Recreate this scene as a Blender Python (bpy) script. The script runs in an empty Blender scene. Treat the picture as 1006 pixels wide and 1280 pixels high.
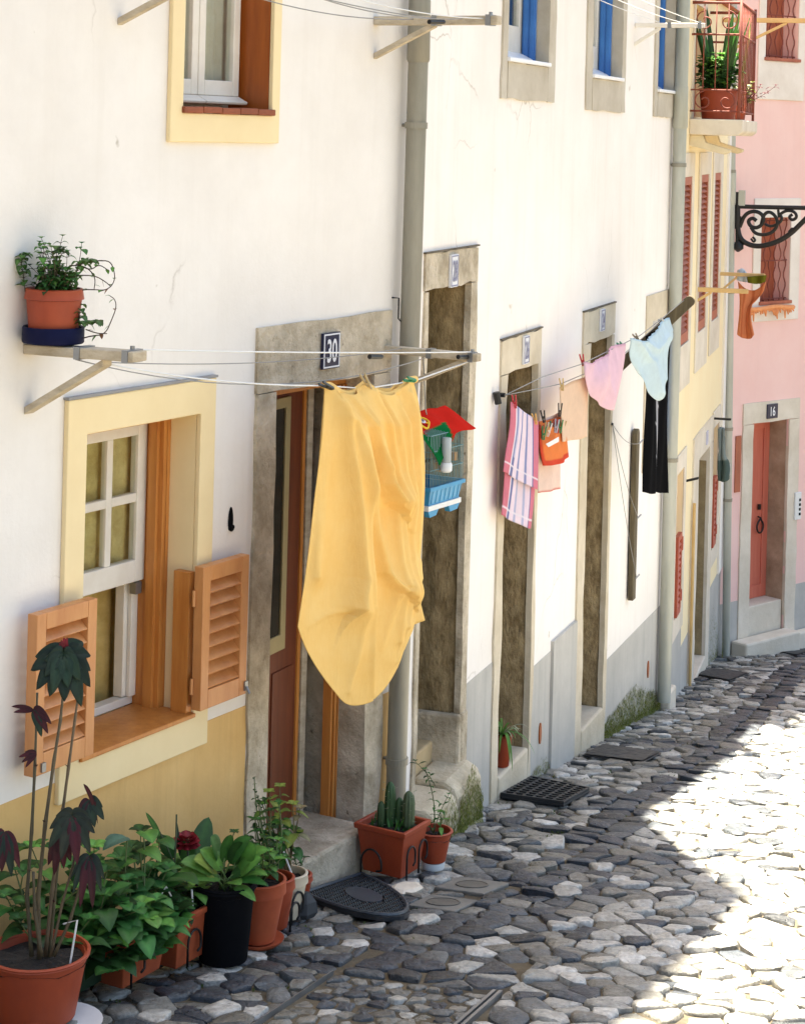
import bpy, math, random
from mathutils import Vector
R = random.Random(7)
SC = bpy.context.scene; COL = SC.collection
PI = math.pi

# ---------------------------------------------------------------- camera model and survey helpers
F = 2500.0; ROLL = math.radians(1.5); CR, SR = math.cos(ROLL), math.sin(ROLL)
def ray(x, y):
    a = (x-503)/F; b = (162-y)/F
    return (a*CR-b*SR, 1.0, a*SR+b*CR)
def gz(Y): return -1.83-.159*Y                       # the street falls away from the viewer
def G(x, y):                                          # point of the street surface seen there
    D = ray(x, y); t = -1.83/(D[2]+.159)
    return Vector((D[0]*t, t, D[2]*t))
class Fr:                                             # a vertical plane: s along it, o out of it, z up
    def __init__(f, P, ang):
        f.P = P; A = math.radians(ang); f.d = (math.sin(A), math.cos(A)); f.n = (f.d[1], -f.d[0])
    def p(f, s, o, z): return Vector((f.P[0]+s*f.d[0]+o*f.n[0], f.P[1]+s*f.d[1]+o*f.n[1], z))
    def h(f, x, y, o=0):
        D = ray(x, y); t = (f.P[0]*f.n[0]+f.P[1]*f.n[1]+o)/(D[0]*f.n[0]+D[1]*f.n[1])
        return ((t*D[0]-f.P[0])*f.d[0]+(t*D[1]-f.P[1])*f.d[1], t*D[2])
    def hp(f, x, y, o=0):
        s, z = f.h(x, y, o); return f.p(s, o, z)
    def so(f, v): return ((v.x-f.P[0])*f.d[0]+(v.y-f.P[1])*f.d[1], (v.x-f.P[0])*f.n[0]+(v.y-f.P[1])*f.n[1])
    def cross(f, s, ang=None):                        # plane standing square to this one at s, its own s running outward
        g = Fr((f.P[0]+s*f.d[0], f.P[1]+s*f.d[1]), 0); g.d = f.n; g.n = (-f.d[0], -f.d[1]); return g
W1 = Fr((.043, 8.96), 30.6); W2 = Fr((.043, 8.96), 19.4)
W3 = Fr((2.0194, 14.572), 14.8); W4 = Fr((3.0156, 18.3428), 46.8)

# ---------------------------------------------------------------- mesh builder
ORG = {}
class MB:
    def __init__(m): m.v = []; m.f = []; m.c = []; m.col = None
    def add(m, vs, fs):
        b = len(m.v); m.v += [tuple(q) for q in vs]; m.c += [m.col or (1, 1, 1)]*len(vs)
        m.f += [tuple(b+i for i in q) for q in fs]
    def hexa(m, q): m.add(q, [(0, 3, 2, 1), (4, 5, 6, 7), (0, 1, 5, 4), (1, 2, 6, 5), (2, 3, 7, 6), (3, 0, 4, 7)])
    def box(m, f, s0, s1, o0, o1, z0, z1):
        m.hexa([f.p(s0, o1, z0), f.p(s1, o1, z0), f.p(s1, o0, z0), f.p(s0, o0, z0),
                f.p(s0, o1, z1), f.p(s1, o1, z1), f.p(s1, o0, z1), f.p(s0, o0, z1)])
    def prism(m, f, prof, s0, s1):                    # prof: (o, z) outline run along s
        n = len(prof); vs = [f.p(s0, o, z) for o, z in prof]+[f.p(s1, o, z) for o, z in prof]
        m.add(vs, [tuple(range(n)), tuple(range(2*n-1, n-1, -1))]+[(i, i+n, (i+1) % n+n, (i+1) % n) for i in range(n)])
    def plate(m, f, prof, o0, o1):                    # prof: (s, z) outline with thickness in o
        n = len(prof); vs = [f.p(s, o0, z) for s, z in prof]+[f.p(s, o1, z) for s, z in prof]
        m.add(vs, [tuple(range(n)), tuple(range(2*n-1, n-1, -1))]+[(i, i+n, (i+1) % n+n, (i+1) % n) for i in range(n)])
    def tube(m, pts, r, n=8, r1=None):
        pts = [Vector(q) for q in pts]; k = len(pts); vs = []; u = None
        for i, q in enumerate(pts):
            t = (pts[min(i+1, k-1)]-pts[max(i-1, 0)])
            t = t.normalized() if t.length > 1e-9 else Vector((0, 0, 1))
            if u is None: u = t.orthogonal().normalized()
            else:
                u = u-t*u.dot(t); u = u.normalized() if u.length > 1e-6 else t.orthogonal().normalized()
            w = t.cross(u); rr = r if r1 is None else r+(r1-r)*i/max(1, k-1)
            if isinstance(r, (list, tuple)): rr = r[i]
            for j in range(n):
                a = 2*PI*j/n; vs.append(q+(u*math.cos(a)+w*math.sin(a))*rr)
        fs = [(i*n+j, i*n+(j+1) % n, (i+1)*n+(j+1) % n, (i+1)*n+j) for i in range(k-1) for j in range(n)]
        m.add(vs, fs+[tuple(range(n-1, -1, -1)), tuple((k-1)*n+j for j in range(n))])
    def lathe(m, c, prof, n=28, mod=None, close=True):
        vs = []; c = Vector(c)
        for r, z in prof:
            for j in range(n):
                a = 2*PI*j/n; q = r*(mod(a) if mod else 1)
                vs.append((c.x+q*math.cos(a), c.y+q*math.sin(a), c.z+z))
        k = len(prof); fs = [(i*n+j, i*n+(j+1) % n, (i+1)*n+(j+1) % n, (i+1)*n+j) for i in range(k-1) for j in range(n)]
        if close: fs += [tuple(range(n-1, -1, -1)), tuple((k-1)*n+j for j in range(n))]
        m.add(vs, fs)
    def grid(m, P, nu, nv):                           # P[j][i] of points
        m.add([P[j][i] for j in range(nv) for i in range(nu)],
              [(j*nu+i, j*nu+i+1, (j+1)*nu+i+1, (j+1)*nu+i) for j in range(nv-1) for i in range(nu-1)])
    def leaf(m, p, d, up, L, W, droop=.3, fold=.15, n=5, tip=1.0, wav=0):
        p = Vector(p); d = Vector(d).normalized(); up = Vector(up)
        sd = d.cross(up); sd = sd.normalized() if sd.length > 1e-5 else d.orthogonal().normalized()
        nn = sd.cross(d); vs = []
        for i in range(n+1):
            t = i/n; w = W*.5*(math.sin(PI*min(1, t**.72*.97+.03)))**(tip*.8)
            c = p+d*(L*t*(1-.25*droop*t))-Vector((0, 0, 1))*(L*droop*t*t)
            e = nn*(w*fold*2+wav*math.sin(t*9+p.x*50)*W)
            h = nn*(w*fold*1.9+wav*math.sin(t*9+p.x*50)*W*.5); e = nn*(w*fold*.9+wav*math.sin(t*7+p.y*40)*W)
            vs += [c-sd*w+e, c-sd*w*.5+h*.75, c, c+sd*w*.5+h*.75, c+sd*w+e]
        fs = []
        for i in range(n):
            a = i*5; fs += [(a+j, a+j+1, a+j+6, a+j+5) for j in range(4)]
        b = len(m.c); m.add(vs, fs)                       # paler midrib
        for k in range(b, len(m.c)): c = m.c[k]; g = (.86, 1, 1.35, 1, .86)[(k-b) % 5]; m.c[k] = (c[0]*g, c[1]*g, c[2]*g)

def prop(o, label=None, cat=None, group=None, kind=None):
    if label: o['label'] = label
    if cat: o['category'] = cat
    if group: o['group'] = group
    if kind: o['kind'] = kind
    return o
def thing(name, label, cat, loc, group=None):
    o = bpy.data.objects.new(name, None); COL.objects.link(o); o.location = loc; o.empty_display_size = .1
    ORG[o] = Vector(loc); return prop(o, label, cat, group)
def mk(name, mb, mat, parent=None, loc=None, smooth=False, bev=0, sol=0, sub=0, label=None, ang=None):
    og = ORG[parent] if parent is not None else Vector(loc if loc is not None else (0, 0, 0))
    me = bpy.data.meshes.new(name)
    me.from_pydata([(q[0]-og.x, q[1]-og.y, q[2]-og.z) for q in mb.v], [], mb.f)
    if any(c != (1, 1, 1) for c in mb.c):
        at = me.color_attributes.new('tone', 'FLOAT_COLOR', 'POINT')
        at.data.foreach_set('color', [x for c in mb.c for x in (c[0], c[1], c[2], 1)])
    if isinstance(mat, (list, tuple)):
        for q in mat: me.materials.append(q)
    else: me.materials.append(mat)
    if smooth:
        me.polygons.foreach_set('use_smooth', [True]*len(me.polygons))
        if ang: me.set_sharp_from_angle(angle=math.radians(ang))
    me.validate(); me.update()
    o = bpy.data.objects.new(name, me); COL.objects.link(o)
    ORG[o] = og
    if parent is not None: o.parent = parent
    else: o.location = og
    if sol:
        q = o.modifiers.new('thickness', 'SOLIDIFY'); q.thickness = sol; q.offset = 0
    if bev:
        q = o.modifiers.new('edges', 'BEVEL'); q.width = bev; q.segments = 2; q.limit_method = 'ANGLE'; q.angle_limit = .6
    if sub:
        q = o.modifiers.new('smooth', 'SUBSURF'); q.levels = sub; q.render_levels = sub
    if label: o['label'] = label
    return o

# ---------------------------------------------------------------- materials
def lin(c):
    return tuple((x/255/12.92 if x/255 <= .04045 else ((x/255+.055)/1.055)**2.4) for x in c)
MATS = {}
def new(name):
    m = bpy.data.materials.new(name); m.use_nodes = True
    nt = m.node_tree; b = nt.nodes['Principled BSDF']; return m, nt, b
def nd(nt, t, **k):
    n = nt.nodes.new(t)
    for a, v in k.items():
        if a.startswith('i_'): n.inputs[a[2:].replace('_', ' ')].default_value = v
        else: setattr(n, a, v)
    return n
def noise(nt, scale, detail=6, rough=.6, stretch=None, off=0, dist=0):
    tc = nd(nt, 'ShaderNodeTexCoord'); mp = nd(nt, 'ShaderNodeMapping')
    mp.inputs['Location'].default_value = (off, off*.7, off*.3)
    if stretch: mp.inputs['Scale'].default_value = stretch
    n = nd(nt, 'ShaderNodeTexNoise'); n.inputs['Scale'].default_value = scale
    n.inputs['Detail'].default_value = detail; n.inputs['Roughness'].default_value = rough; n.inputs['Distortion'].default_value = dist
    nt.links.new(tc.outputs['Object'], mp.inputs['Vector']); nt.links.new(mp.outputs[0], n.inputs['Vector'])
    return n.outputs['Fac']
def ramp(nt, fac, stops):
    r = nd(nt, 'ShaderNodeValToRGB'); e = r.color_ramp.elements
    while len(e) > 1: e.remove(e[-1])
    for i, (p, c) in enumerate(stops):
        q = e[0] if i == 0 else e.new(p)
        q.position = p; q.color = (c[0], c[1], c[2], 1) if not isinstance(c, (int, float)) else (c, c, c, 1)
    nt.links.new(fac, r.inputs['Fac']); return r.outputs['Color']
def mix(nt, fac, a, b, mode='MIX'):
    m = nd(nt, 'ShaderNodeMix', data_type='RGBA', blend_type=mode)
    for i, x in ((0, fac), (6, a), (7, b)):
        if hasattr(x, 'links'): nt.links.new(x, m.inputs[i])
        elif isinstance(x, (int, float)): m.inputs[i].default_value = x
        else: m.inputs[i].default_value = (x[0], x[1], x[2], 1)
    return m.outputs[2]
def bump(nt, b, h, strength, dist=.01, prev=None):
    n = nd(nt, 'ShaderNodeBump'); n.inputs['Strength'].default_value = strength; n.inputs['Distance'].default_value = dist
    nt.links.new(h, n.inputs['Height'])
    if prev: nt.links.new(prev, n.inputs['Normal'])
    nt.links.new(n.outputs[0], b.inputs['Normal']); return n.outputs[0]
def surf(name, col, col2=None, rough=.7, scale=6, lo=.35, hi=.7, bs=.15, bscale=40, bd=.005, spots=None, stretch=None, metal=0, spec=.5, off=0, streak=None, streak_amt=.5, fleck=None, crack=None):
    """general weathered surface: two tones by noise, optional dirt spots, streaks and bump"""
    m, nt, b = new(name); c2 = col2 or tuple(x*.8 for x in col)
    c = ramp(nt, noise(nt, scale, 7, .65, stretch, off), [(lo, c2), (hi, col)])
    if streak:
        f = ramp(nt, noise(nt, 3.2, 6, .7, (3, 3, .16), off+3), [(.5, 0), (.78, streak_amt)])
        c = mix(nt, f, c, streak)
    if spots:
        f = ramp(nt, noise(nt, scale*3.1, 8, .75, None, off+9), [(spots[1], 0), (spots[1]+.13, 1)])
        c = mix(nt, f, c, spots[0])
    if fleck:
        f = ramp(nt, noise(nt, fleck[2], 3, .5, None, off+5), [(fleck[1], 0), (fleck[1]+.06, 1)])
        c = mix(nt, f, c, fleck[0])
    if crack:
        tc = nd(nt, 'ShaderNodeTexCoord'); nz = nd(nt, 'ShaderNodeTexNoise'); nz.inputs['Scale'].default_value = 3; nz.inputs['Detail'].default_value = 6
        nt.links.new(tc.outputs['Object'], nz.inputs['Vector'])
        ad = nd(nt, 'ShaderNodeMix', data_type='VECTOR'); ad.inputs[0].default_value = .22; nt.links.new(tc.outputs['Object'], ad.inputs[4]); nt.links.new(nz.outputs['Color'], ad.inputs[5])
        vo = nd(nt, 'ShaderNodeTexVoronoi', feature='DISTANCE_TO_EDGE'); vo.inputs['Scale'].default_value = 1.5; nt.links.new(ad.outputs[1], vo.inputs['Vector'])
        f1 = ramp(nt, vo.outputs['Distance'], [(.0, 1), (.006, 0)]); f2 = ramp(nt, noise(nt, .9, 3, .5, None, off+7), [(.56, 0), (.66, .75)])
        c = mix(nt, mix(nt, 1.0, f1, f2, 'MULTIPLY'), c, crack)
    nt.links.new(c, b.inputs['Base Color'])
    b.inputs['Roughness'].default_value = rough; b.inputs['Metallic'].default_value = metal
    b.inputs['Specular IOR Level'].default_value = spec
    if bs:
        p = bump(nt, b, noise(nt, bscale, 6, .65, stretch, off+1), bs, bd)
        bump(nt, b, noise(nt, bscale*.13, 5, .6, stretch, off+2), bs*.6, bd*4, p)
    return m
def toned(name, rough=.5, scale=30, amt=.35, bs=.2, bscale=60, bd=.004, trans=0, spec=.5, rlo=None):
    """colour comes from the per-piece tone of the mesh, broken up by noise"""
    m, nt, b = new(name)
    a = nd(nt, 'ShaderNodeAttribute', attribute_name='tone')
    f = ramp(nt, noise(nt, scale, 6, .65), [(.25, 1-amt), (.75, 1+amt*.4)])
    c = mix(nt, 1.0, a.outputs['Color'], f, 'MULTIPLY')
    nt.links.new(c, b.inputs['Base Color']); b.inputs['Roughness'].default_value = rough; b.inputs['Specular IOR Level'].default_value = spec
    if rlo is not None:
        r = ramp(nt, noise(nt, scale*.6, 5, .6, None, 4), [(.3, rlo), (.7, rough)]); nt.links.new(r, b.inputs['Roughness'])
    if bs: bump(nt, b, noise(nt, bscale, 6, .65), bs, bd)
    if trans:
        t = nd(nt, 'ShaderNodeBsdfTranslucent'); ms = nd(nt, 'ShaderNodeMixShader'); ms.inputs[0].default_value = trans
        nt.links.new(c, t.inputs['Color']); out = nt.nodes['Material Output']
        nt.links.new(b.outputs[0], ms.inputs[1]); nt.links.new(t.outputs[0], ms.inputs[2]); nt.links.new(ms.outputs[0], out.inputs[0])
    return m
def fabric(name, col, col2=None, rough=.9, trans=.2, weave=260, bs=.25, attr=False, amt=.12, wrinkle=0):
    m, nt, b = new(name); c2 = col2 or tuple(x*.85 for x in col)
    c = ramp(nt, noise(nt, 9, 6, .7), [(.3, c2), (.7, col)])
    if attr:
        a = nd(nt, 'ShaderNodeAttribute', attribute_name='tone')
        f = ramp(nt, noise(nt, 14, 6, .7), [(.3, 1-amt), (.7, 1)]); c = mix(nt, 1.0, a.outputs['Color'], f, 'MULTIPLY')
    nt.links.new(c, b.inputs['Base Color']); b.inputs['Roughness'].default_value = rough; b.inputs['Specular IOR Level'].default_value = .04
    b.inputs['Sheen Weight'].default_value = .0; b.inputs['Sheen Roughness'].default_value = .5
    p = bump(nt, b, noise(nt, weave, 3, .6), bs, .002); bump(nt, b, noise(nt, 30, 4, .5, None, 2), bs*.25, .003, p)
    if wrinkle: bump(nt, b, noise(nt, 16, 6, .6, (1, 1, .22), 6, .6), wrinkle, .02, bump(nt, b, noise(nt, weave, 3, .6), bs, .002))
    if trans:
        t = nd(nt, 'ShaderNodeBsdfTranslucent'); ms = nd(nt, 'ShaderNodeMixShader'); ms.inputs[0].default_value = trans
        nt.links.new(c, t.inputs['Color']); out = nt.nodes['Material Output']
        nt.links.new(b.outputs[0], ms.inputs[1]); nt.links.new(t.outputs[0], ms.inputs[2]); nt.links.new(ms.outputs[0], out.inputs[0])
    return m
def plain(name, col, rough=.5, metal=0, spec=.5, var=.2, bs=.05):
    return surf(name, col, tuple(x*(1-var) for x in col), rough, 14, .3, .7, bs, 50, .003, metal=metal, spec=spec)
def glass(name, tint=(.8, .85, .8), amt=.25):
    m, nt, b = new(name); nt.nodes.remove(b)
    t = nd(nt, 'ShaderNodeBsdfTransparent'); t.inputs[0].default_value = (*tint, 1)
    g = nd(nt, 'ShaderNodeBsdfGlossy'); g.inputs['Roughness'].default_value = .03
    lw = nd(nt, 'ShaderNodeLayerWeight'); pw_ = nd(nt, 'ShaderNodeMath', operation='POWER'); pw_.inputs[1].default_value = 3.5; nt.links.new(lw.outputs['Facing'], pw_.inputs[0])
    ad = nd(nt, 'ShaderNodeMath', operation='MULTIPLY_ADD', use_clamp=True); ad.inputs[1].default_value = .75; ad.inputs[2].default_value = amt*.5; nt.links.new(pw_.outputs[0], ad.inputs[0])
    ms = nd(nt, 'ShaderNodeMixShader'); nt.links.new(ad.outputs[0], ms.inputs[0])
    nt.links.new(t.outputs[0], ms.inputs[1]); nt.links.new(g.outputs[0], ms.inputs[2])
    nt.links.new(ms.outputs[0], nt.nodes['Material Output'].inputs[0]); return m
def A(r, g, b, k=.88): return tuple(x*k for x in lin((r, g, b)))

M = dict(
 plaster1=surf('white_plaster', A(246, 240, 232), A(234, 227, 218), .85, 1.3, .3, .62, .25, 55, .004, spots=(A(205, 196, 184), .70), streak=A(222, 212, 198), streak_amt=.2, fleck=(A(196, 186, 172), .735, 9), crack=A(176, 164, 148)),
 plaster2=surf('white_plaster_stained', A(250, 243, 235), A(240, 232, 222), .85, 1.1, .3, .62, .22, 55, .004, spots=(A(215, 205, 190), .74), off=4, streak=A(216, 205, 190), streak_amt=.25, fleck=(A(206, 194, 176), .74, 9), crack=A(184, 172, 154)),
 trim=surf('cream_paint', A(248, 226, 178), A(240, 216, 166), .6, 3, .3, .7, .12, 60, .003, spots=(A(205, 180, 130), .72)),
 ochre=surf('ochre_plaster', A(230, 190, 124), A(214, 170, 102), .8, 2.2, .3, .68, .2, 50, .004, spots=(A(180, 135, 75), .68), streak=A(176, 132, 78), streak_amt=.4),
 orange=surf('orange_painted_wood', A(214, 144, 72), A(188, 114, 50), .45, 5, .3, .7, .12, 30, .003, stretch=(6, 6, .6)),
 shutter=surf('tan_painted_wood', A(216, 152, 94), A(194, 124, 70), .42, 4, .3, .7, .15, 30, .003, spots=(A(166, 104, 60), .70), stretch=(3, 3, .8)),
 whitepaint=surf('white_painted_wood', A(244, 238, 226), A(228, 220, 205), .45, 6, .3, .7, .12, 40, .003, spots=(A(190, 178, 155), .72)),
 stone=surf('limestone_surround', A(218, 203, 178), A(168, 153, 128), .85, 6, .36, .62, .9, 45, .012, spots=(A(116, 104, 84), .60), fleck=(A(140, 124, 100), .70, 34)),
 stonepale=surf('pale_limestone', A(236, 224, 205), A(212, 198, 176), .85, 3, .32, .68, .4, 45, .006, spots=(A(176, 158, 130), .68)),
 reveal=surf('weathered_brown_stone', A(190, 166, 124), A(122, 100, 66), .9, 15, .34, .66, 1.0, 50, .014, spots=(A(76, 62, 38), .60), stretch=(1, 1, .55), streak=A(84, 74, 44), streak_amt=.6),
 greydado=surf('grey_dado_paint', A(198, 193, 184), A(176, 172, 164), .8, 2, .3, .65, .22, 50, .004, spots=(A(140, 140, 136), .70), streak=A(146, 146, 140), streak_amt=.5),
 yellow=surf('yellow_plaster', A(254, 236, 192), A(250, 226, 178), .8, 1.5, .3, .65, .15, 50, .004, spots=(A(225, 195, 140), .72)),
 pink=surf('pink_plaster', A(253, 212, 202), A(248, 200, 190), .8, 1.5, .3, .65, .15, 50, .004, spots=(A(228, 172, 158), .70), streak=A(240, 200, 190), streak_amt=.4),
 pinkdoor=surf('pink_painted_door', A(222, 124, 100), A(206, 106, 84), .5, 4, .3, .7, .1, 40, .003, stretch=(5, 5, .5)),
 doorbrown=surf('red_brown_door_wood', A(124, 62, 32), A(98, 44, 20), .5, 5, .3, .7, .12, 30, .003, stretch=(6, 6, .5)),
 redwood=surf('red_painted_wood', A(190, 92, 64), A(166, 70, 46), .5, 5, .3, .7, .12, 30, .003),
 brownred=surf('red_brown_shutter_wood', A(188, 106, 76), A(160, 84, 58), .55, 5, .3, .7, .12, 30, .003, stretch=(6, 6, .6)),
 blue=surf('blue_painted_wood', A(66, 132, 204), A(48, 108, 182), .45, 5, .3, .7, .1, 30, .003),
 brown=surf('brown_varnished_wood', A(182, 98, 34), A(150, 74, 22), .45, 4, .3, .7, .12, 24, .003, stretch=(6, 6, .5)),
 brick=surf('brown_sill_brick', A(168, 92, 58), A(120, 62, 40), .8, 6, .3, .7, .3, 40, .006),
 greywood=surf('weathered_grey_wood', A(214, 200, 176), A(168, 152, 126), .85, 5, .3, .7, .4, 30, .006, stretch=(2, 2, 5), spots=(A(80, 66, 48), .66)),
 oldwood=surf('old_dark_wood', A(112, 100, 74), A(78, 66, 46), .85, 5, .3, .7, .4, 30, .006, stretch=(6, 6, .6)),
 tanwood=surf('tan_wood', A(226, 190, 132), A(205, 166, 106), .75, 5, .3, .7, .2, 30, .004),
 zinc=surf('painted_zinc_pipe', A(162, 157, 142), A(132, 127, 112), .42, 4, .3, .7, .12, 40, .003, stretch=(2, 2, .4), spots=(A(100, 96, 78), .70), metal=.25),
 zincpale=surf('pale_zinc_pipe', A(196, 196, 184), A(168, 168, 154), .45, 4, .3, .7, .12, 40, .003, stretch=(2, 2, .4), spots=(A(134, 130, 112), .70), metal=.2),
 iron=surf('black_iron', (.012, .013, .014), (.02, .018, .016), .45, 8, .3, .7, .2, 60, .002, metal=.4),
 rust=surf('rust_red_iron', A(150, 74, 56), A(112, 52, 40), .7, 10, .3, .7, .3, 60, .002),
 steel=plain('dull_steel', (.32, .33, .34), .4, .8), brass=plain('aged_brass', A(150, 120, 60), .4, .6),
 black=plain('black_plastic', (.005, .005, .006), .9, spec=.06), rubber=surf('black_rubber', (.012, .014, .017), (.02, .022, .026), .5, 12, .3, .7, .3, 90, .003),
 terracotta=surf('terracotta', A(184, 86, 44), A(152, 63, 30), .75, 5, .3, .7, .15, 50, .003, spots=(A(208, 158, 126), .68), streak=A(140, 58, 34), streak_amt=.5),
 terraplast=surf('terracotta_plastic', A(172, 70, 32), A(148, 55, 25), .55, 4, .3, .7, .08, 40, .002, spots=(A(188, 116, 82), .69), streak=A(120, 46, 24), streak_amt=.45),
 whitepot=surf('cream_pot_glaze', A(226, 208, 180), A(208, 188, 158), .5, 5, .3, .7, .1, 40, .002, spots=(A(176, 150, 116), .70)),
 greenbox=plain('dark_green_plastic', A(34, 62, 40), .5), navy=plain('navy_plastic', A(12, 16, 54), .5, spec=.12), soil=surf('potting_soil', (.025, .018, .012), (.012, .009, .006), .95, 30, .3, .7, .8, 60, .02),
 white=plain('white_plastic', (.75, .75, .73), .45, var=.1), wirewhite=plain('white_wire', (.72, .72, .7), .5, var=.1), wiregrey=plain('grey_wire', (.30, .29, .27), .6),
 leaf=toned('leaf', .5, 40, .3, .25, 50, .003, .28, spec=.3), petal=toned('petal', .6, 40, .2, .1, 50, .002, .2), stem=toned('stem', .6, 40, .35, .3, 60, .003),
 cob=toned('cobblestone', .58, 34, .6, 1.0, 46, .012, 0, .7, .22),
 dirt=surf('joint_dirt', A(104, 92, 70), A(60, 53, 40), .95, 4, .3, .7, .6, 40, .01, spots=(A(70, 82, 36), .62)),
 moss=toned('moss', .95, 40, .4, .3, 60, .004, .2, spec=.1),
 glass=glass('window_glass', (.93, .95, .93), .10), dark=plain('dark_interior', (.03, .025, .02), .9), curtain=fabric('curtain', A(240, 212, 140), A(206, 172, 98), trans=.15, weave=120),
 lace=fabric('pale_curtain', A(250, 246, 232), A(232, 224, 204), trans=.2, weave=120), cloth=fabric('dyed_fabric', (1, 1, 1), attr=True),
 yellowcloth=fabric('yellow_fleece', A(253, 212, 136), A(249, 203, 122), trans=.08, weave=170, bs=.25, wrinkle=.32), blackcloth=fabric('black_fabric', (.006, .006, .007), trans=0),
 tile=surf('roof_tile', A(196, 110, 72), A(160, 84, 52), .85, 6, .3, .7, .3, 40, .01), flatgrey=plain('flat_grey_roof', (.3, .29, .28), .9),
 navyenamel=plain('navy_enamel', A(30, 36, 70), .3, var=.1), whiteenamel=plain('white_enamel', A(244, 244, 246), .3, var=.05), paleenamel=plain('washed_blue_enamel', A(206, 206, 226), .3, var=.1),
 blueplast=plain('sky_blue_plastic', A(60, 158, 206), .35), cagewire=plain('teal_cage_wire', A(120, 156, 156), .5), orangeplast=plain('orange_plastic', A(226, 150, 40), .4),
 clear=glass('clear_plastic', (.95, .95, .95), .12),
)

# ---------------------------------------------------------------- lettering
def text_mb(txt, f, s, o, z, hgt, sx=1.0, depth=.003):
    """numerals standing on plane f, centred on (s, z)"""
    cu = bpy.data.curves.new('numeral', 'FONT'); cu.body = txt; cu.size = 1; cu.align_x = 'CENTER'; cu.offset = .018; cu.resolution_u = 4
    ob = bpy.data.objects.new('numeral', cu); COL.objects.link(ob)
    bpy.context.view_layer.update()
    me = bpy.data.meshes.new_from_object(ob.evaluated_get(bpy.context.evaluated_depsgraph_get()))
    zs = [v.co.y for v in me.vertices]; z0, z1 = min(zs), max(zs); xs = [v.co.x for v in me.vertices]; xc = (min(xs)+max(xs))/2
    k = hgt/(z1-z0); mb = MB()
    vs = [f.p(s+(v.co.x-xc)*k*sx, o+depth, z+(v.co.y-(z0+z1)/2)*k) for v in me.vertices]
    mb.add(vs, [tuple(p.vertices) for p in me.polygons])
    bpy.data.objects.remove(ob); bpy.data.curves.remove(cu); bpy.data.meshes.remove(me); return mb
def plaque(f, s, z, w, h, txt, dark, parent, proud=.012, sx=.6, rim=True):
    ink = M['navyenamel'] if not dark else M['whiteenamel']
    if not dark: ink = M['slate'] if 'slate' in M else M.setdefault('slate', plain('glare_slate_enamel', A(138, 140, 168), .4, var=.1))  # pale ink stands in for sky glare washing out the plaque
    a = MB(); a.box(f, s-w/2, s+w/2, proud-.012, proud, z-h/2, z+h/2)
    pl = mk('number_plaque', a, M['navyenamel'] if dark else M['whiteenamel'], parent)
    if rim:
        b = MB(); e = .006; i = .004
        for (a0, a1, c0, c1) in ((-w/2+i, w/2-i, h/2-i-e, h/2-i), (-w/2+i, w/2-i, -h/2+i, -h/2+i+e), (-w/2+i, -w/2+i+e, -h/2+i+e, h/2-i-e), (w/2-i-e, w/2-i, -h/2+i+e, h/2-i-e)):
            b.box(f, s+a0, s+a1, proud-.002, proud+.002, z+c0, z+c1)
        mk('border', b, ink, pl)
    mk('numeral', text_mb(txt, f, s, proud, z, h*.66, sx), ink, pl)
    return pl

# ---------------------------------------------------------------- wall building
def wall_mb(f, s0, s1, z0, z1, th, holes, o=0.0):
    S = sorted({s0, s1, *[x for h in holes for x in h[:2]]}); Z = sorted({z0, z1, *[x for h in holes for x in h[2:]]})
    S = [x for x in S if s0 <= x <= s1]; Z = [x for x in Z if z0 <= x <= z1]
    def solid(i, j):
        if not (0 <= i < len(S)-1 and 0 <= j < len(Z)-1): return False
        a = (S[i]+S[i+1])/2; b = (Z[j]+Z[j+1])/2
        return not any(h[0] < a < h[1] and h[2] < b < h[3] for h in holes)
    m = MB(); idx = {}
    def V(i, j, k):
        q = (i, j, k)
        if q not in idx:
            idx[q] = len(m.v); m.v.append(tuple(f.p(S[i], o-th*k, Z[j]))); m.c.append((1, 1, 1))
        return idx[q]
    for i in range(len(S)-1):
        for j in range(len(Z)-1):
            if not solid(i, j): continue
            m.f.append((V(i, j, 0), V(i+1, j, 0), V(i+1, j+1, 0), V(i, j+1, 0)))
            m.f.append((V(i, j+1, 1), V(i+1, j+1, 1), V(i+1, j, 1), V(i, j, 1)))
            if not solid(i-1, j): m.f.append((V(i, j, 1), V(i, j, 0), V(i, j+1, 0), V(i, j+1, 1)))
            if not solid(i+1, j): m.f.append((V(i+1, j, 0), V(i+1, j, 1), V(i+1, j+1, 1), V(i+1, j+1, 0)))
            if not solid(i, j-1): m.f.append((V(i, j, 0), V(i, j, 1), V(i+1, j, 1), V(i+1, j, 0)))
            if not solid(i, j+1): m.f.append((V(i, j+1, 1), V(i, j+1, 0), V(i+1, j+1, 0), V(i+1, j+1, 1)))
    return m
def frame_mb(m, f, S, Z, s, z, o0, o1, bottom=True):
    w = wall_mb(f, S[0], S[1], Z[0], Z[1], o1-o0, [(s[0], s[1], z[0] if bottom else Z[0]-1, z[1])], o1); b = len(m.c)
    m.v += w.v; m.c += w.c; m.f += [tuple(b+i for i in q) for q in w.f]
def frame_old(m, f, S, Z, s, z, o0, o1, bottom=True):
    """border between outer rectangle (S, Z) and inner (s, z), butted pieces"""
    m.box(f, S[0], S[1], o0, o1, z[1], Z[1])
    if bottom: m.box(f, S[0], S[1], o0, o1, Z[0], z[0])
    lo = z[0] if bottom else Z[0]
    m.box(f, S[0], s[0], o0, o1, lo, z[1]); m.box(f, s[1], S[1], o0, o1, lo, z[1])
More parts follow.
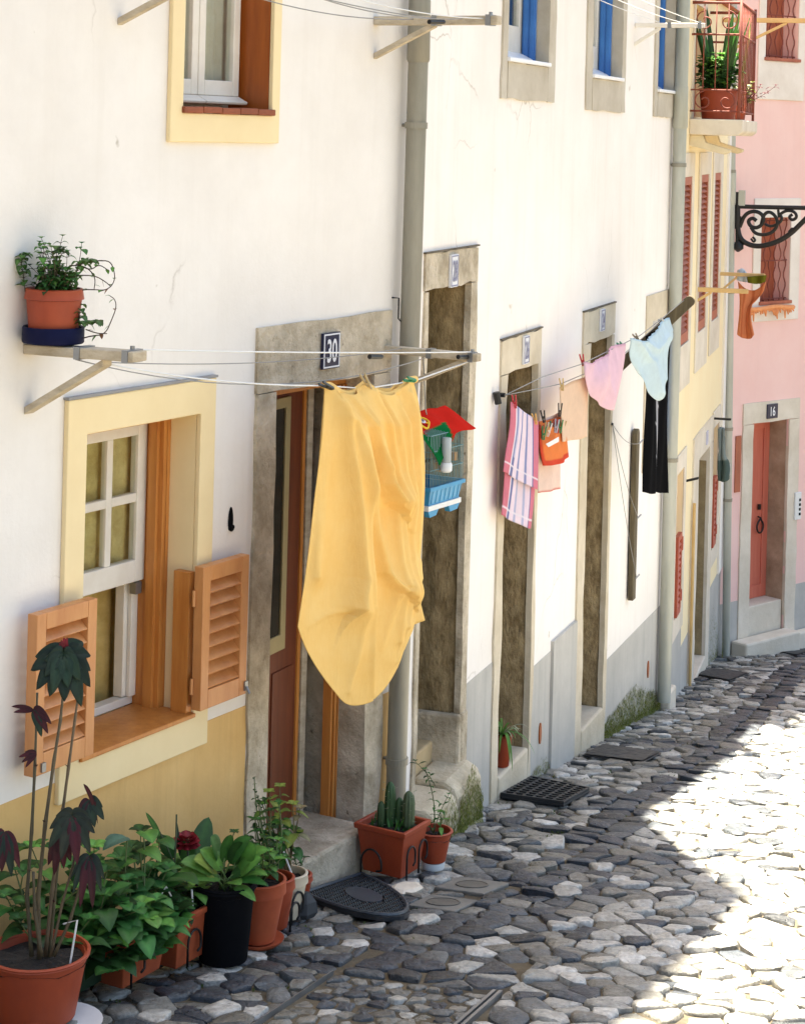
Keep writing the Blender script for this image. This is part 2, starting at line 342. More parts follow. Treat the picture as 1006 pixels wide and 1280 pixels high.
def rough_frame(f, S, Z, s, z, o0, o1, bottom, seed, amp=.012, lip=0.):
    """stone surround with slightly wandering edges: a strip mesh around the opening"""
    m = MB(); q = random.Random(seed); n = 16
    def strip(sa, sb, za, zb, vert):
        N = n if vert else 6; rows = []
        for k in range(N+1):
            t = k/N; j1 = q.uniform(-amp, amp); j2 = q.uniform(-amp, amp)*.6
            if vert:
                zz = za+(zb-za)*t; out, inn = (sa+j1, sb+j2)
                rows.append((f.p(out, o0, zz), f.p(out, o1, zz), f.p(inn, o1+q.uniform(-.3, .1)*amp, zz), f.p(inn, o0, zz)))
            else:
                ss = sa+(sb-sa)*t; j1 *= .45; rows.append((f.p(ss, o0, zb+j1), f.p(ss, o1, zb+j1), f.p(ss, o1, za+j2), f.p(ss, o0, za+j2)))
        vs = [v for r in rows for v in r]; fs = []
        for k in range(N):
            for e in range(4): fs.append((k*4+e, k*4+(e+1) % 4, (k+1)*4+(e+1) % 4, (k+1)*4+e))
        m.add(vs, fs+[(0, 1, 2, 3), (N*4+3, N*4+2, N*4+1, N*4)])
    g = .004
    strip(S[0], S[1], z[1], Z[1], False)
    strip(S[0], s[0], Z[0], z[1]-g, True); strip(S[1], s[1], Z[0], z[1]-g, True)
    if bottom: strip(s[0]+.01, s[1]-.01, Z[0], z[0], False)
    return m
def louver(f, s0, s1, z0, z1, o0, o1, n, st=.048):
    m = MB(); m.box(f, s0, s0+st, o0, o1, z0, z1); m.box(f, s1-st, s1, o0, o1, z0, z1)
    r = st*1.5; m.box(f, s0+st, s1-st, o0, o1, z0, z0+r); m.box(f, s0+st, s1-st, o0, o1, z1-r*.8, z1)
    a, b = z0+r, z1-r*.8; h = (b-a)/n; w = o1-o0
    for k in range(n):
        z = a+h*k
        m.prism(f, [(o0+w*.86, z+h*.02), (o0+w*.98, z+h*.12), (o0+w*.14, z+h*.82), (o0+w*.02, z+h*.72)], s0+st, s1-st)
    return m
def sash(f, S, Z, o0, o1, cols, rows, st=.045, bar=.022, bot=None):
    m = MB(); bot = bot or st
    m.box(f, S[0], S[0]+st, o0, o1, Z[0], Z[1]); m.box(f, S[1]-st, S[1], o0, o1, Z[0], Z[1])
    m.box(f, S[0]+st, S[1]-st, o0, o1, Z[0], Z[0]+bot); m.box(f, S[0]+st, S[1]-st, o0, o1, Z[1]-st, Z[1])
    a, b, c, d = S[0]+st, S[1]-st, Z[0]+bot, Z[1]-st
    for k in range(1, cols):
        x = a+(b-a)*k/cols; m.box(f, x-bar/2, x+bar/2, o0+.004, o1-.004, c, d)
    for k in range(1, rows):
        y = c+(d-c)*k/rows
        for j in range(cols):
            x0 = a+(b-a)*j/cols+(bar/2 if j else 0); x1 = a+(b-a)*(j+1)/cols-(bar/2 if j < cols-1 else 0)
            m.box(f, x0, x1, o0+.004, o1-.004, y-bar/2, y+bar/2)
    return m, (a, b, c, d)
def pane(f, q, o):
    m = MB(); m.box(f, q[0], q[1], o-.002, o+.002, q[2], q[3]); return m
def drape(f, s0, s1, z0, z1, o, amp=.03, waves=4, n=60):
    m = MB(); P = []
    for j in range(9):
        t = j/8; P.append([f.p(s0+(s1-s0)*i/n, o+amp*math.sin(2*PI*waves*i/n+.6*t)*(.5+.5*t), z1+(z0-z1)*t) for i in range(n+1)])
    m.grid(P, n+1, 9); return m
def pieces(name, f, boxes, mat, parent, **k):
    for q in boxes: m = MB(); m.box(f, *q); mk(name, m, mat, parent, **k)
def shell(house, f, s0, s1, z0, z1, depth, mat, roof=True, th=.3):
    m = MB(); m.box(f, s0, s0+.2, -depth, -th-.002, z0, z1); m.box(f, s1-.2, s1, -depth, -th-.002, z0, z1); m.box(f, s0+.2, s1-.2, -depth, -depth+.2, z0, z1)
    mk('side_wall', m, mat, house)
    if roof:
        r = MB(); r.prism(f, [(.06, z1+.004), (-depth/2, z1+depth*.25), (-depth-.06, z1+.004)], s0, s1); mk('roof', r, M['tile'], house)

# ================================================================ street surface
def street():
    m = MB(); n = 8
    X = [-30, -4, -1, 0, 1, 2, 4, 40]; Y = [-20, 0, 4, 8, 12, 16, 20, 26, 60]
    m.grid([[(x, y, gz(y)-.015) for x in X] for y in Y], len(X), len(Y))
    prop(mk('street_ground', m, M['dirt']), kind='structure')
GUT = [(-.75, 5.0), (-.28, 6.2), (.40, 7.9), (.96, 9.32), (1.38, 10.58), (1.97, 12.16), (3.2, 16.29), (4.3, 19.6), (5.2, 23)]
def gut_x(y):
    for (xa, ya), (xb, yb) in zip(GUT, GUT[1:]):
        if y <= yb: return xa+(xb-xa)*(y-ya)/(yb-ya)
    return GUT[-1][0]
def wall_x(y):                                        # street side of the house row
    best = -9
    for f, a, b in ((W1, -9, 0), (W2, 0, 5.95), (W3, 0, 3.9), (W4, 0, 9)):
        s = (y-f.P[1])/f.d[1]
        if a <= s <= b+.01: best = max(best, f.P[0]+s*f.d[0])
    return best
CV = [G(420, 1215), G(635, 1228)]                     # paved inspection cover, far edge
cvd = Vector((.33, .944, 0)); cvn = Vector((.944, -.33, 0)); CVO = Vector((-.165, 6.97, 0)); CVW, CVL = .60, .95
def in_cover(x, y, g=0):
    q = Vector((x, y, 0))-CVO; a = q.dot(cvn); b = -q.dot(cvd)
    return -g < a < CVW+g and -g < b < CVL+g
SLABS = [((.375, 8.41), .115, .125, 28), ((.245, 8.07), .105, .115, 26)]
def in_slab(x, y, g):
    for (cx, cy), w, l, an in SLABS:
        a = math.radians(an); dx, dy = x-cx, y-cy
        u = dx*math.cos(a)-dy*math.sin(a); v = dx*math.sin(a)+dy*math.cos(a)
        if abs(u) < w+g and abs(v) < l+g: return True
    return False
def clip(poly, px, py, nx, ny):                       # keep the side where (p-P).n < 0
    out = []
    for i in range(len(poly)):
        a = poly[i]; b = poly[(i+1) % len(poly)]
        da = (a[0]-px)*nx+(a[1]-py)*ny; db = (b[0]-px)*nx+(b[1]-py)*ny
        if da < 0: out.append(a)
        if (da < 0) != (db < 0):
            t = da/(da-db); out.append((a[0]+(b[0]-a[0])*t, a[1]+(b[1]-a[1])*t))
    return out
def clip_round(poly, x, y):                           # trim a stone at the edge of the cover or a slab
    qv = Vector((x, y, 0))-CVO; a = qv.dot(cvn); b = -qv.dot(cvd)
    if -.4 < a < CVW+.4 and -.4 < b < CVL+.4:
        if a <= 0: o, n_ = CVO-cvn*.010, cvn
        elif a >= CVW: o, n_ = CVO+cvn*(CVW+.018), -cvn
        else: o, n_ = CVO+cvd*.010, -cvd
        poly = clip(poly, o.x, o.y, n_.x, n_.y)
    for (cx, cy), w, l, an in SLABS:
        c, s = math.cos(math.radians(an)), math.sin(math.radians(an)); dx, dy = x-cx, y-cy; u = dx*c-dy*s; v = dx*s+dy*c
        if abs(u) < w+.3 and abs(v) < l+.3 and len(poly) > 2:
            if abs(u)-w > abs(v)-l: sg = 1 if u > 0 else -1; poly = clip(poly, cx+sg*w*1.05*c, cy-sg*w*1.05*s, -sg*c, sg*s)
            else: sg = 1 if v > 0 else -1; poly = clip(poly, cx+sg*l*1.05*s, cy+sg*l*1.05*c, -sg*s, -sg*c)
    return poly
def voronoi(seeds, reach=.55):
    cell = {}; cs = .3
    for i, q in enumerate(seeds): cell.setdefault((int(q[0]//cs), int(q[1]//cs)), []).append(i)
    for i, q in enumerate(seeds):
        cx, cy = int(q[0]//cs), int(q[1]//cs)
        nb = [j for a in range(-2, 3) for b in range(-2, 3) for j in cell.get((cx+a, cy+b), ()) if j != i]
        nb.sort(key=lambda j: (seeds[j][0]-q[0])**2+(seeds[j][1]-q[1])**2)
        poly = [(q[0]-reach, q[1]-reach), (q[0]+reach, q[1]-reach), (q[0]+reach, q[1]+reach), (q[0]-reach, q[1]+reach)]
        for j in nb[:26]:
            s = seeds[j]; poly = clip(poly, (s[0]+q[0])/2, (s[1]+q[1])/2, s[0]-q[0], s[1]-q[1])
            if len(poly) < 3: break
        if len(poly) >= 3: yield q, poly
def area(p): return abs(sum(p[i][0]*p[(i+1) % len(p)][1]-p[(i+1) % len(p)][0]*p[i][1] for i in range(len(p)))/2)
def stone(m, poly, gap, top, dome, tilt, col, rnd=1, zf=gz):
    n = len(poly); cx = sum(p[0] for p in poly)/n; cy = sum(p[1] for p in poly)/n
    for _ in range(rnd):
        q = []
        for i in range(len(poly)):
            a = poly[i]; b = poly[(i+1) % len(poly)]
            if math.hypot(b[0]-a[0], b[1]-a[1]) < .018: q.append(((a[0]+b[0])/2, (a[1]+b[1])/2)); continue
            c1 = R.uniform(.06, .2); c2 = R.uniform(.06, .2); q.append((a[0]*(1-c1)+b[0]*c1, a[1]*(1-c1)+b[1]*c1)); q.append((a[0]*c2+b[0]*(1-c2), a[1]*c2+b[1]*(1-c2)))
        poly = q
    n = len(poly); vs = []
    for k, dz in ((0, -.035), (0, -.006), (.10, .0), (.45, dome*.75)):
        for x, y in poly:
            dx, dy = x-cx, y-cy; L = math.hypot(dx, dy) or 1; g = gap*(1.6 if k == 0 and dz > -.02 else 1)
            sc = max(.2, 1-k-gap/L)
            X, Y = cx+dx*sc, cy+dy*sc
            vs.append((X, Y, zf(Y)+top+dz+(tilt[0]*dx+tilt[1]*dy)*sc+R.uniform(-.0035, .0035)*(dz > -.02)))
    vs.append((cx, cy, zf(cy)+top+dome))
    m.col = col
    fs = [(k*n+i, k*n+(i+1) % n, (k+1)*n+(i+1) % n, (k+1)*n+i) for k in range(3) for i in range(n)]
    fs += [(3*n+i, 3*n+(i+1) % n, 4*n) for i in range(n)]
    m.add(vs, fs)
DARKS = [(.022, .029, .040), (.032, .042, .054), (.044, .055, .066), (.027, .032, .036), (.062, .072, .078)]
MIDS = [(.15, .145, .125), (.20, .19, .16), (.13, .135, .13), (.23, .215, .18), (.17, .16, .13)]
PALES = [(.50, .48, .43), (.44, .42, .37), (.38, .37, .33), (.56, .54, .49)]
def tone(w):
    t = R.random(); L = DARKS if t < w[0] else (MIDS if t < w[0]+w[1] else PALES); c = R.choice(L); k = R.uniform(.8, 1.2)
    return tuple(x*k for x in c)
def cobbles():
    seeds = []
    for iy in range(248):                             # rows run across the street, square to the gutter
        v = 4.2+iy*.086
        for ix in range(-13, 71):
            w = R.uniform(.75, 1.25)
            x0 = gut_x(v); u = ix*.125+(.062 if iy % 2 else 0)+R.uniform(-.046, .046)
            y = v-u*.42+R.uniform(-.034, .034); x = x0+u*.94
            g = x-gut_x(y)
            if y < 4.0 or y > 24 or x > .2*y+2.3 or abs(g) < .16: continue
            if R.random() < .10: continue
            seeds.append((x, y, 0 if g < 0 else 1))
    y = 4.2
    while y < 23.5:                                   # two courses of dark setts mark the gutter
        for k, dx in enumerate((-.075, .075)):
            seeds.append((gut_x(y)+dx+R.uniform(-.01, .01), y+.05*k+R.uniform(-.01, .01)-dx*.35, 2))
        y += .125
    m = MB()
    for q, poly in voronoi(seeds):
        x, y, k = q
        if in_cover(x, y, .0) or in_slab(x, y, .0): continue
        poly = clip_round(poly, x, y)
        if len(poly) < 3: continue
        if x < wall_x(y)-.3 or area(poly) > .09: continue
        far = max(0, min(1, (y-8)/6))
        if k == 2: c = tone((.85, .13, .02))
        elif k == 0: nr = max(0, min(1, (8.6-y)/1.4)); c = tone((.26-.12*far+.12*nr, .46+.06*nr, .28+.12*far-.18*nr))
        else: sunlit = max(0, min(1, max((x-gut_x(y)-.35)/.35, (y-8.9)/.8))); c = tone((.50-.40*sunlit, .30-.02*sunlit, .20+.42*sunlit))  # road stones coloured paler where sunlight lands, darker inside the cast shadow
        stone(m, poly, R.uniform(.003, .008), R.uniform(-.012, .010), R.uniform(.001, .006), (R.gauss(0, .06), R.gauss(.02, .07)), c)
    m.col = None
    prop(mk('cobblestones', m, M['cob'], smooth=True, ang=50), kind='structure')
street(); cobbles()

def inspection_cover():
    P = lambda a, b, dz=0: (lambda q: Vector((q.x, q.y, gz(q.y)+dz)))(CVO+cvn*a-cvd*b)
    t = thing('inspection_cover', 'recessed inspection cover paved with small stones inside thin steel edges, low in the street', 'manhole cover', P(CVW/2, CVL/2, -.02))
    f = MB()
    def bar(a0, a1, b0, b1): f.hexa([P(a0, b0, -.04), P(a1, b0, -.04), P(a1, b1, -.04), P(a0, b1, -.04), P(a0, b0, .004), P(a1, b0, .004), P(a1, b1, .004), P(a0, b1, .004)])
    bar(-.002, .003, 0, CVL); bar(CVW-.02, CVW-.008, 0, CVL); bar(CVW+.002, CVW+.014, 0, CVL)
    mk('frame', f, M['steel'], t)
    sd = []
    for i in range(9):
        for j in range(12):
            a = (i+.5+(j % 2)*.5)*CVW/8.6+R.uniform(-.02, .02); b = (j+.5)*CVL/11.6+R.uniform(-.02, .02); q = P(a, b); sd.append((q.x, q.y, 0))
    m = MB()
    for q, poly in voronoi(sd, .3):
        for o, n_ in ((CVO+cvn*.012, -cvn), (CVO+cvn*(CVW-.026), cvn), (CVO-cvd*.012, cvd), (CVO-cvd*(CVL-.01), -cvd)):
            if len(poly) >= 3: poly = clip(poly, o.x, o.y, n_.x, n_.y)
        if len(poly) >= 3: stone(m, poly, R.uniform(.003, .010), R.uniform(-.016, -.004), .003, (R.gauss(0, .05), R.gauss(0, .05)), tone((.30, .56, .14)))
    m.col = None; mk('paving', m, M['cob'], t, smooth=True, ang=50)
    b = MB(); b.hexa([P(.004, .006, -.06), P(CVW-.02, .006, -.06), P(CVW-.02, CVL, -.06), P(.004, CVL, -.06), P(.004, .006, -.016), P(CVW-.02, .006, -.016), P(CVW-.02, CVL, -.016), P(.004, CVL, -.016)])
    mk('mortar_bed', b, surf('grey_mortar', (.16, .15, .125), (.09, .085, .07), .95, 9, .3, .7, .6, 50, .01), t)
inspection_cover()
def valve_slab(i, lab):
    (cx, cy), w, l, an = SLABS[i]; a = math.radians(an); c, s = math.cos(a), math.sin(a)
    Q = lambda u, v, dz: Vector((cx+u*c+v*s, cy-u*s+v*c, gz(cy-u*s+v*c)+dz))
    t = thing('valve_cover_slab', lab, 'valve cover', Q(0, 0, 0), 'stone slabs with round valve lids')
    m = MB(); m.hexa([Q(-w, -l, -.05), Q(w, -l, -.05), Q(w, l, -.05), Q(-w, l, -.05), Q(-w, -l, .001), Q(w, -l, .001), Q(w, l, .001), Q(-w, l, .001)])
    mk('slab', m, surf('worn_grey_slab_%d' % i, (.20, .19, .165), (.12, .115, .10), .7, 8, .3, .7, .4, 50, .006), t, bev=.006)
    for nm, r0, r1, z in (('rim', .064, .070, .005), ('lid', 0, .062, .0035)):
        m = MB(); n = 24; ring = lambda r, dz: [Q(r*math.cos(2*PI*k/n), r*math.sin(2*PI*k/n), dz) for k in range(n)]
        if r0: m.add(ring(r0, z)+ring(r1, z)+ring(r0, 0)+ring(r1, 0), [(k, (k+1) % n, n+(k+1) % n, n+k) for k in range(n)]+[(n+k, n+(k+1) % n, 3*n+(k+1) % n, 3*n+k) for k in range(n)]+[(k, 2*n+k, 2*n+(k+1) % n, (k+1) % n) for k in range(n)])
        else: m.add(ring(r1, z)+ring(r1, 0), [tuple(range(n))]+[(k, n+k, n+(k+1) % n, (k+1) % n) for k in range(n)])
        mk(nm, m, M['castlid'] if 'castlid' in M else M.setdefault('castlid', surf('cast_iron_lid', (.15, .14, .12), (.10, .095, .08), .6, 10, .3, .7, .4, 70, .004, metal=.3)), t)
valve_slab(0, 'worn square stone slab with round iron lid, the one beside the cactus planter and small pot')
valve_slab(1, 'worn square stone slab with round iron lid, the one beside the half round doormat')

# ================================================================ house with ochre base (door 30)
H1 = thing('white_house', 'white house with ochre base, cream window surround and door number 30', 'house', W1.p(-1.5, -1, -3.05))
f = W1
mk('wall', wall_mb(f, -8, 0, -3.7, 3.0, .3, [(-2.255, -1.545, -2.255, -1.08), (-1.09, -.25, -3.7, -1.02), (-1.76, -1.1, .01, 1.42)]), M['plaster1'], H1)
shell(H1, f, -8, -.02, -3.7, 3.0, 4.2, M['plaster1'])
m = wall_mb(f, -8, -1.185, -3.6, -2.30, .1, [(-2.34, -1.47, -2.376, -2.2)], .003); mk('painted_base', m, M['ochre'], H1)
pieces('painted_base', f, [(-.150, -.055, -.1, .003, -3.6, -2.50)], M['ochre'], H1)
# ground-floor window
m = MB(); frame_mb(m, f, (-2.34, -1.47), (-2.376, -.97), (-2.235, -1.565), (-2.252, -1.10), .0, .022)
win = mk('window', m, M['trim'], H1, bev=.004)
m = MB(); m.box(f, -2.345, -1.467, 0, .026, -.969, -.960); mk('drip_ledge', m, M['flatgrey'], win)
m = MB(); m.box(f, -1.565, -1.5455, -.12, -.001, -2.2545, -1.081); m.box(f, -2.2545, -2.235, -.12, -.001, -2.2545, -1.081); m.box(f, -2.234, -1.566, -.12, -.001, -1.10, -1.081); mk('window_reveal', m, M['trim'], win)
m = MB(); m.box(f, -1.605, -1.5455, -.29, -.121, -2.2545, -1.081); m.box(f, -2.2545, -2.21, -.29, -.121, -2.2545, -1.081); m.box(f, -2.209, -1.606, -.29, -.121, -1.135, -1.081)
m.box(f, -1.585, -1.566, -.119, -.118, -2.23, -1.1); m.box(f, -1.600, -1.567, -.062, .012, -2.234, -1.700); m.box(f, -1.622, -1.606, -.18, -.14, -2.234, -1.136); mk('window_frame', m, M['orange'], win, bev=.003)
m, q = sash(f, (-2.209, -1.606), (-1.752, -1.136), -.236, -.198, 3, 2, .055, .035, .085); sa = mk('sash', m, M['whitepaint'], win, bev=.004)
mk('pane', pane(f, q, -.215), M['glass'], win)
m = MB(); m.box(f, -1.665, -1.6055, -.289, -.245, -2.2, -1.70); m.box(f, -1.645, -1.6055, -.243, -.225, -2.2, -1.753); m.box(f, -2.209, -1.6055, -.289, -.240, -2.234, -2.203); mk('lower_frame', m, M['whitepaint'], win, bev=.003)
m = MB(); m.box(f, -1.66, -1.625, -.224, -.195, -1.80, -1.756); mk('latch', m, M['steel'], win)
m = MB(); m.box(f, -2.234, -1.566, -.24, .034, -2.2515, -2.2345); mk('sill_board', m, M['orange'], win, bev=.004)
mk('curtain', drape(f, -2.2, -1.615, -1.76, -1.10, -.252, .008, 7), M['olive'] if 'olive' in M else M.setdefault('olive', fabric('olive_curtain', A(246, 226, 160), A(190, 160, 96), trans=.1, weave=60)), win, smooth=True)
mk('curtain', drape(f, -2.25, W1.h(152, 800, -.36)[0], -2.4, -1.05, -.36, .022, 6), M['curtain'], win, smooth=True)
m = MB()
for sx, z in ((-1.86, -1.78), (-1.90, -2.02), (-1.95, -1.9)):
    m.add([f.p(sx+.022*math.cos(2*PI*k/20), -.330, z+.022*math.sin(2*PI*k/20)) for k in range(20)], [tuple(range(20))])
m.add([f.p(-1.9, -.9, -2.6), f.p(-1.5, -.9, -2.6), f.p(-1.5, -.9, -1), f.p(-1.9, -.9, -1)], [(0, 1, 2, 3)])
def shutter(s0, s1, z0, z1, o0, o1, n, hinge_s, nm='shutter'):
    sh = mk(nm, louver(f, s0, s1, z0, z1, o0, o1, n), M['shutter'], win, bev=.003)
    for z in (z0+.09, z1-.12):
        h = MB(); h.tube([f.p(hinge_s, o0+.005, z-.03), f.p(hinge_s, o0+.005, z+.03)], .007); mk('shutter_hinge', h, M['shutter'], win)
    return sh
shutter(-2.565, -2.250, -2.205, -1.660, .055, .098, 9, -2.245)
shutter(-1.60, -1.300, -2.215, -1.672, .035, .078, 8, -1.607)
m = MB(); m.box(f, -1.318, -1.298, .07, .085, -2.20, -2.165); m.tube([f.p(-1.308, .085, -2.185), f.p(-1.308, .10, -2.21)], .005); mk('shutter_catch', m, M['steel'], win)
m = MB(); m.box(f, -2.53, -2.51, .098, .106, -2.195, -2.165); mk('shutter_catch', m, M['steel'], win)
# upstairs window
m = MB(); frame_mb(m, f, (-1.803, -1.085), (-.068, 1.5), (-1.725, -1.14), (.042, 1.38), .0, .02); w2_ = mk('window', m, M['trim'], H1, bev=.004)
m = MB(); m.box(f, -1.139, -1.101, -.29, -.001, .011, 1.40); m.box(f, -1.758, -1.726, -.29, -.001, .011, 1.40); m.box(f, -1.725, -1.14, -.29, -.001, 1.38, 1.40); m.box(f, -1.725, -1.14, -.29, -.001, .011, .0405); mk('window_reveal', m, M['brown'], w2_)
m = MB()
for k in range(5): m.box(f, -1.735+.121*k, -1.735+.121*k+.117, -.02, .034, .0415+.002*(k % 2), .066+.002*(k % 2))
mk('brick_sill', m, M['brick'], w2_, bev=.004)
for a, b in ((-1.71, -1.437), (-1.433, -1.16)):
    m, q = sash(f, (a, b), (.115, 1.36), -.17, -.13, 1, 1, .042, .03, .06); mk('sash', m, M['whitepaint'], w2_, bev=.004)
    mk('pane', pane(f, q, -.15), M['glass'], w2_)
m = MB()
for a, b in ((-1.712, -1.437), (-1.433, -1.158)): m.prism(f, [(-.17, .08), (-.09, .082), (-.085, .092), (-.13, .114), (-.17, .114)], a, b)
mk('weather_board', m, M['whitepaint'], w2_, bev=.003)
mk('curtain', drape(f, -1.72, -1.143, .02, 1.4, -.20, .012, 9), M['lace'], w2_, smooth=True)
# doorway 30
ds = mk('door_surround', rough_frame(f, (-1.185, -.152), (-3.6, -.80), (-1.045, -.290), (-3, -1.065), -.30, .014, False, 3, .010), M['stone'], H1, smooth=True, ang=35)
plaque(f, -.668, -.932, .130, .150, '30', True, ds, .030)
m = MB(); m.box(f, -1.044, -.291, -.245, -.13, -1.118, -1.068); m.box(f, -.345, -.2915, -.175, -.13, -3.05, -1.119); m.box(f, -.333, -.318, -.128, -.118, -3.05, -1.12)
m.box(f, -.303, -.294, -.128, -.122, -3.05, -1.12); m.box(f, -1.044, -1.0, -.245, -.13, -3.05, -1.119)
door = mk('door_frame', m, M['orange'], H1, bev=.004)
ca = math.cos(math.radians(-7)); LF = Fr((f.p(-1.0, -.20, 0).x, f.p(-1.0, -.20, 0).y), 30.6-6)
m = MB(); m.box(LF, 0, .565, -.04, 0, -3.05, -1.125)
m.box(LF, .34, .53, .0, .008, -2.98, -2.33)
dl = mk('door_leaf', m, M['doorbrown'], door, bev=.004)
m = MB(); m.box(LF, .566, .592, -.045, .006, -3.05, -1.125); mk('door_edge', m, M['orange'], door)
m = MB(); frame_mb(m, LF, (.06, .43), (-2.24, -1.155), (.09, .385), (-2.17, -1.20), .001, .016); mk('pane_frame', m, M['tanframe'] if 'tanframe' in M else M.setdefault('tanframe', surf('beige_paint', A(176, 158, 112), None, .5, 5)), door, bev=.003)
mk('pane', pane(LF, (.09, .385, -2.17, -1.20), .006), M['darkglass'] if 'darkglass' in M else M.setdefault('darkglass', plain('dark_glass', (.02, .02, .016), .12)), door)
m = MB(); m.box(f, -.405, -.362, -.29, -.25, -3.05, -1.12); mk('grey_post', m, M['greywood'], door)
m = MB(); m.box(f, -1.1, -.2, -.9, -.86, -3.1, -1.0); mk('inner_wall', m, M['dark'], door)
m = MB(); m.box(f, -1.13, -.33, -.30, .085, -3.5, -3.005); mk('step', m, M['stone'], H1, bev=.012)
m = MB(); m.box(f, -.325, -.16, -.02, .03, -3.6, -3.07); mk('plinth_stone', m, M['stone'], H1, bev=.012)
m = MB(); sv, zv = f.h(288, 652); m.add([f.p(sv+.018*math.cos(2*PI*k/16), .002, zv+.045*math.sin(2*PI*k/16)*(1.3 if k < 8 else .8)) for k in range(16)], [tuple(range(16))])
m.tube([f.p(sv, -.05, zv-.01), f.p(sv, .012, zv-.025)], .014, 10); mk('drain_spout', m, M['black'], H1)
m = MB(); zk = f.h(490, 372); m.tube([f.p(zk[0], .0, zk[1]), f.p(zk[0], .035, zk[1]), f.p(zk[0], .035, zk[1]-.09), f.p(zk[0]+.01, .05, zk[1]-.11), f.p(zk[0]+.02, .035, zk[1]-.09)], .004, 6); mk('wall_hook', m, M['iron'], H1)

# ================================================================ house with grey base (doors 28, 26, 24)
H2 = thing('white_house', 'long white house with grey base and blue upstairs windows', 'house', W2.p(3, -1, -3.5))
f = W2
doors = [(.21, 1.018, .266, .925, -.569, -.741, -3.02), (1.477, 2.245, 1.60, 2.19, -1.08, -1.262, -3.38), (3.20, 4.005, 3.375, 3.94, -1.068, -1.263, -3.62)]
blues = [(1.35, 2.385, 1.446, 2.243, .173, .365), (3.11, 4.115, 3.248, 4.022, .146, .340), (4.998, 5.73, 5.105, 5.645, .135, .303)]
holes = [(d[2]-.03, d[3]+.03, -4.5, d[5]+.03) for d in doors]+[(b[2]-.03, b[3]+.03, b[5]-.03, 1.72) for b in blues]+[(5.14, 5.62, -2.20, -1.28)]
mk('wall', wall_mb(f, 0, 5.98, -4.6, 2.05, .3, holes), M['plaster2'], H2)
shell(H2, f, .0, 5.98, -4.6, 2.05, 4.2, M['plaster2'], roof=False)
m = MB(); m.prism(f, [(.01, 2.054), (-2.1, 2.5), (-4.3, 2.054)], 3.07, 5.98); mk('roof', m, M['tile'], H2)
m = MB(); m.box(f, .0, 3.06, -4.2, -.0, 2.054, 7.7); mk('unseen_storey', m, M['plaster2'], H2)  # unseen block, sized so its shadow steps out across the street
m = MB(); m.prism(f, [(.02, 7.704), (-2.1, 8.7), (-4.3, 7.704)], -.05, 3.06); mk('unseen_roof', m, M['tile'], H2)
pieces('painted_base', f, [(a, b, -.1, .003, -4.5, z) for a, b, z in ((1.018, 1.477, -2.745), (2.245, 2.655, -2.965), (4.005, 5.98, -3.355))]+[(2.66, 3.197, -.1, .020, -4.5, -2.911)], M['greydado'], H2)
nums = ('28', '26', '24')
for k, (S0, S1, s0, s1, Zt, zt, zb) in enumerate(doors):
    sur = mk('door_surround', rough_frame(f, (S0, S1), (-4.4, Zt), (s0, s1), (-4.4, zt), -.025, .012, False, 20+k, .016), M['stone'] if k == 0 else M['stonepale2'] if 'stonepale2' in M else M.setdefault('stonepale2', surf('worn_limestone', A(226, 212, 188), A(198, 182, 154), .85, 3.4, .32, .68, .45, 45, .008, spots=(A(150, 132, 100), .68))), H2, smooth=True, ang=35)
    m = MB(); m.box(f, S0-.01, S1+.012, .001, .016, Zt+.002, Zt+.010); mk('lintel_shadow_gap', m, M['flatdark'] if 'flatdark' in M else M.setdefault('flatdark', surf('dark_shadow_gap', A(120, 108, 90), A(70, 62, 50), .9, 8)), sur)  # dark strip drawn for the shadow in the gap above the lintel
    ps = {0: (.60, -.665, .11, .155), 1: (1.90, -1.165, .10, .150), 2: (3.62, -1.145, .10, .135)}[k]
    plaque(f, ps[0], ps[1], ps[2], ps[3], nums[k], False, sur, .026, .5)
    # deep reveal of rough brown stone, door set far back
    m = MB(); N = 14; q = random.Random(50+k)
    for side, sgn in ((s1, 1), (s0, -1)):
        P = [[f.p(side+sgn*.012-sgn*.014*q.random()*(0 < i), -.024-.40*i/5, -4.2+(zt+4.2)*j/N) for i in range(6)] for j in range(N+1)]
        if side == s0: P = [r[::-1] for r in P]
        m.grid(P, 6, N+1)
    m.box(f, s0-.012, s1+.012, -.42, -.0255, zt+.001, zt+.028)
    rv = mk('door_reveal', m, M['reveal'], H2, smooth=True, ang=30)
    m = MB(); m.box(f, s0-.1, s1+.1, -.50, -.44, -4.4, zt+.1); lf = mk('door_leaf', m, M['olddoor'] if 'olddoor' in M else M.setdefault('olddoor', surf('old_green_brown_door', A(70, 62, 40), A(44, 38, 24), .7, 5)), H2)
    if k:
        m = MB(); m.box(f, s0+.012, s1-.012, -.43, .016, -4.5, zb); st = mk('step', m, M['stonepale2'], H2, bev=.014)
f_ = doors[0]
m = MB(); m.box(f, .268, .923, -.43, -.12, -4, -3.00); mk('inner_step', m, M['ochrestep'] if 'ochrestep' in M else M.setdefault('ochrestep', surf('beige_rendered_step', A(206, 182, 140), A(186, 160, 118), .85, 4)), H2, bev=.01)
m = MB(); P = []; q = random.Random(5)                # worn, mossy entrance block
zt = -3.125
m.prism(f, [(-.119, -3.9), (.10, -3.9), (.118, -3.6), (.115, -3.2), (.10, zt-.03), (.06, zt), (-.119, zt+.004)], .26, .60)
m.prism(f, [(-.119, -3.9), (.105, -3.9), (.125, -3.5), (.11, -3.17), (.09, zt), (.04, zt+.028), (-.119, zt+.03)], .605, .985)
blk = mk('entrance_step', m, M['mossstone'] if 'mossstone' in M else M.setdefault('mossstone', surf('mossy_pale_stone', A(222, 208, 182), A(186, 172, 142), .85, 5, .3, .7, .6, 30, .02, spots=(A(150, 134, 100), .66))), H2, bev=.02)
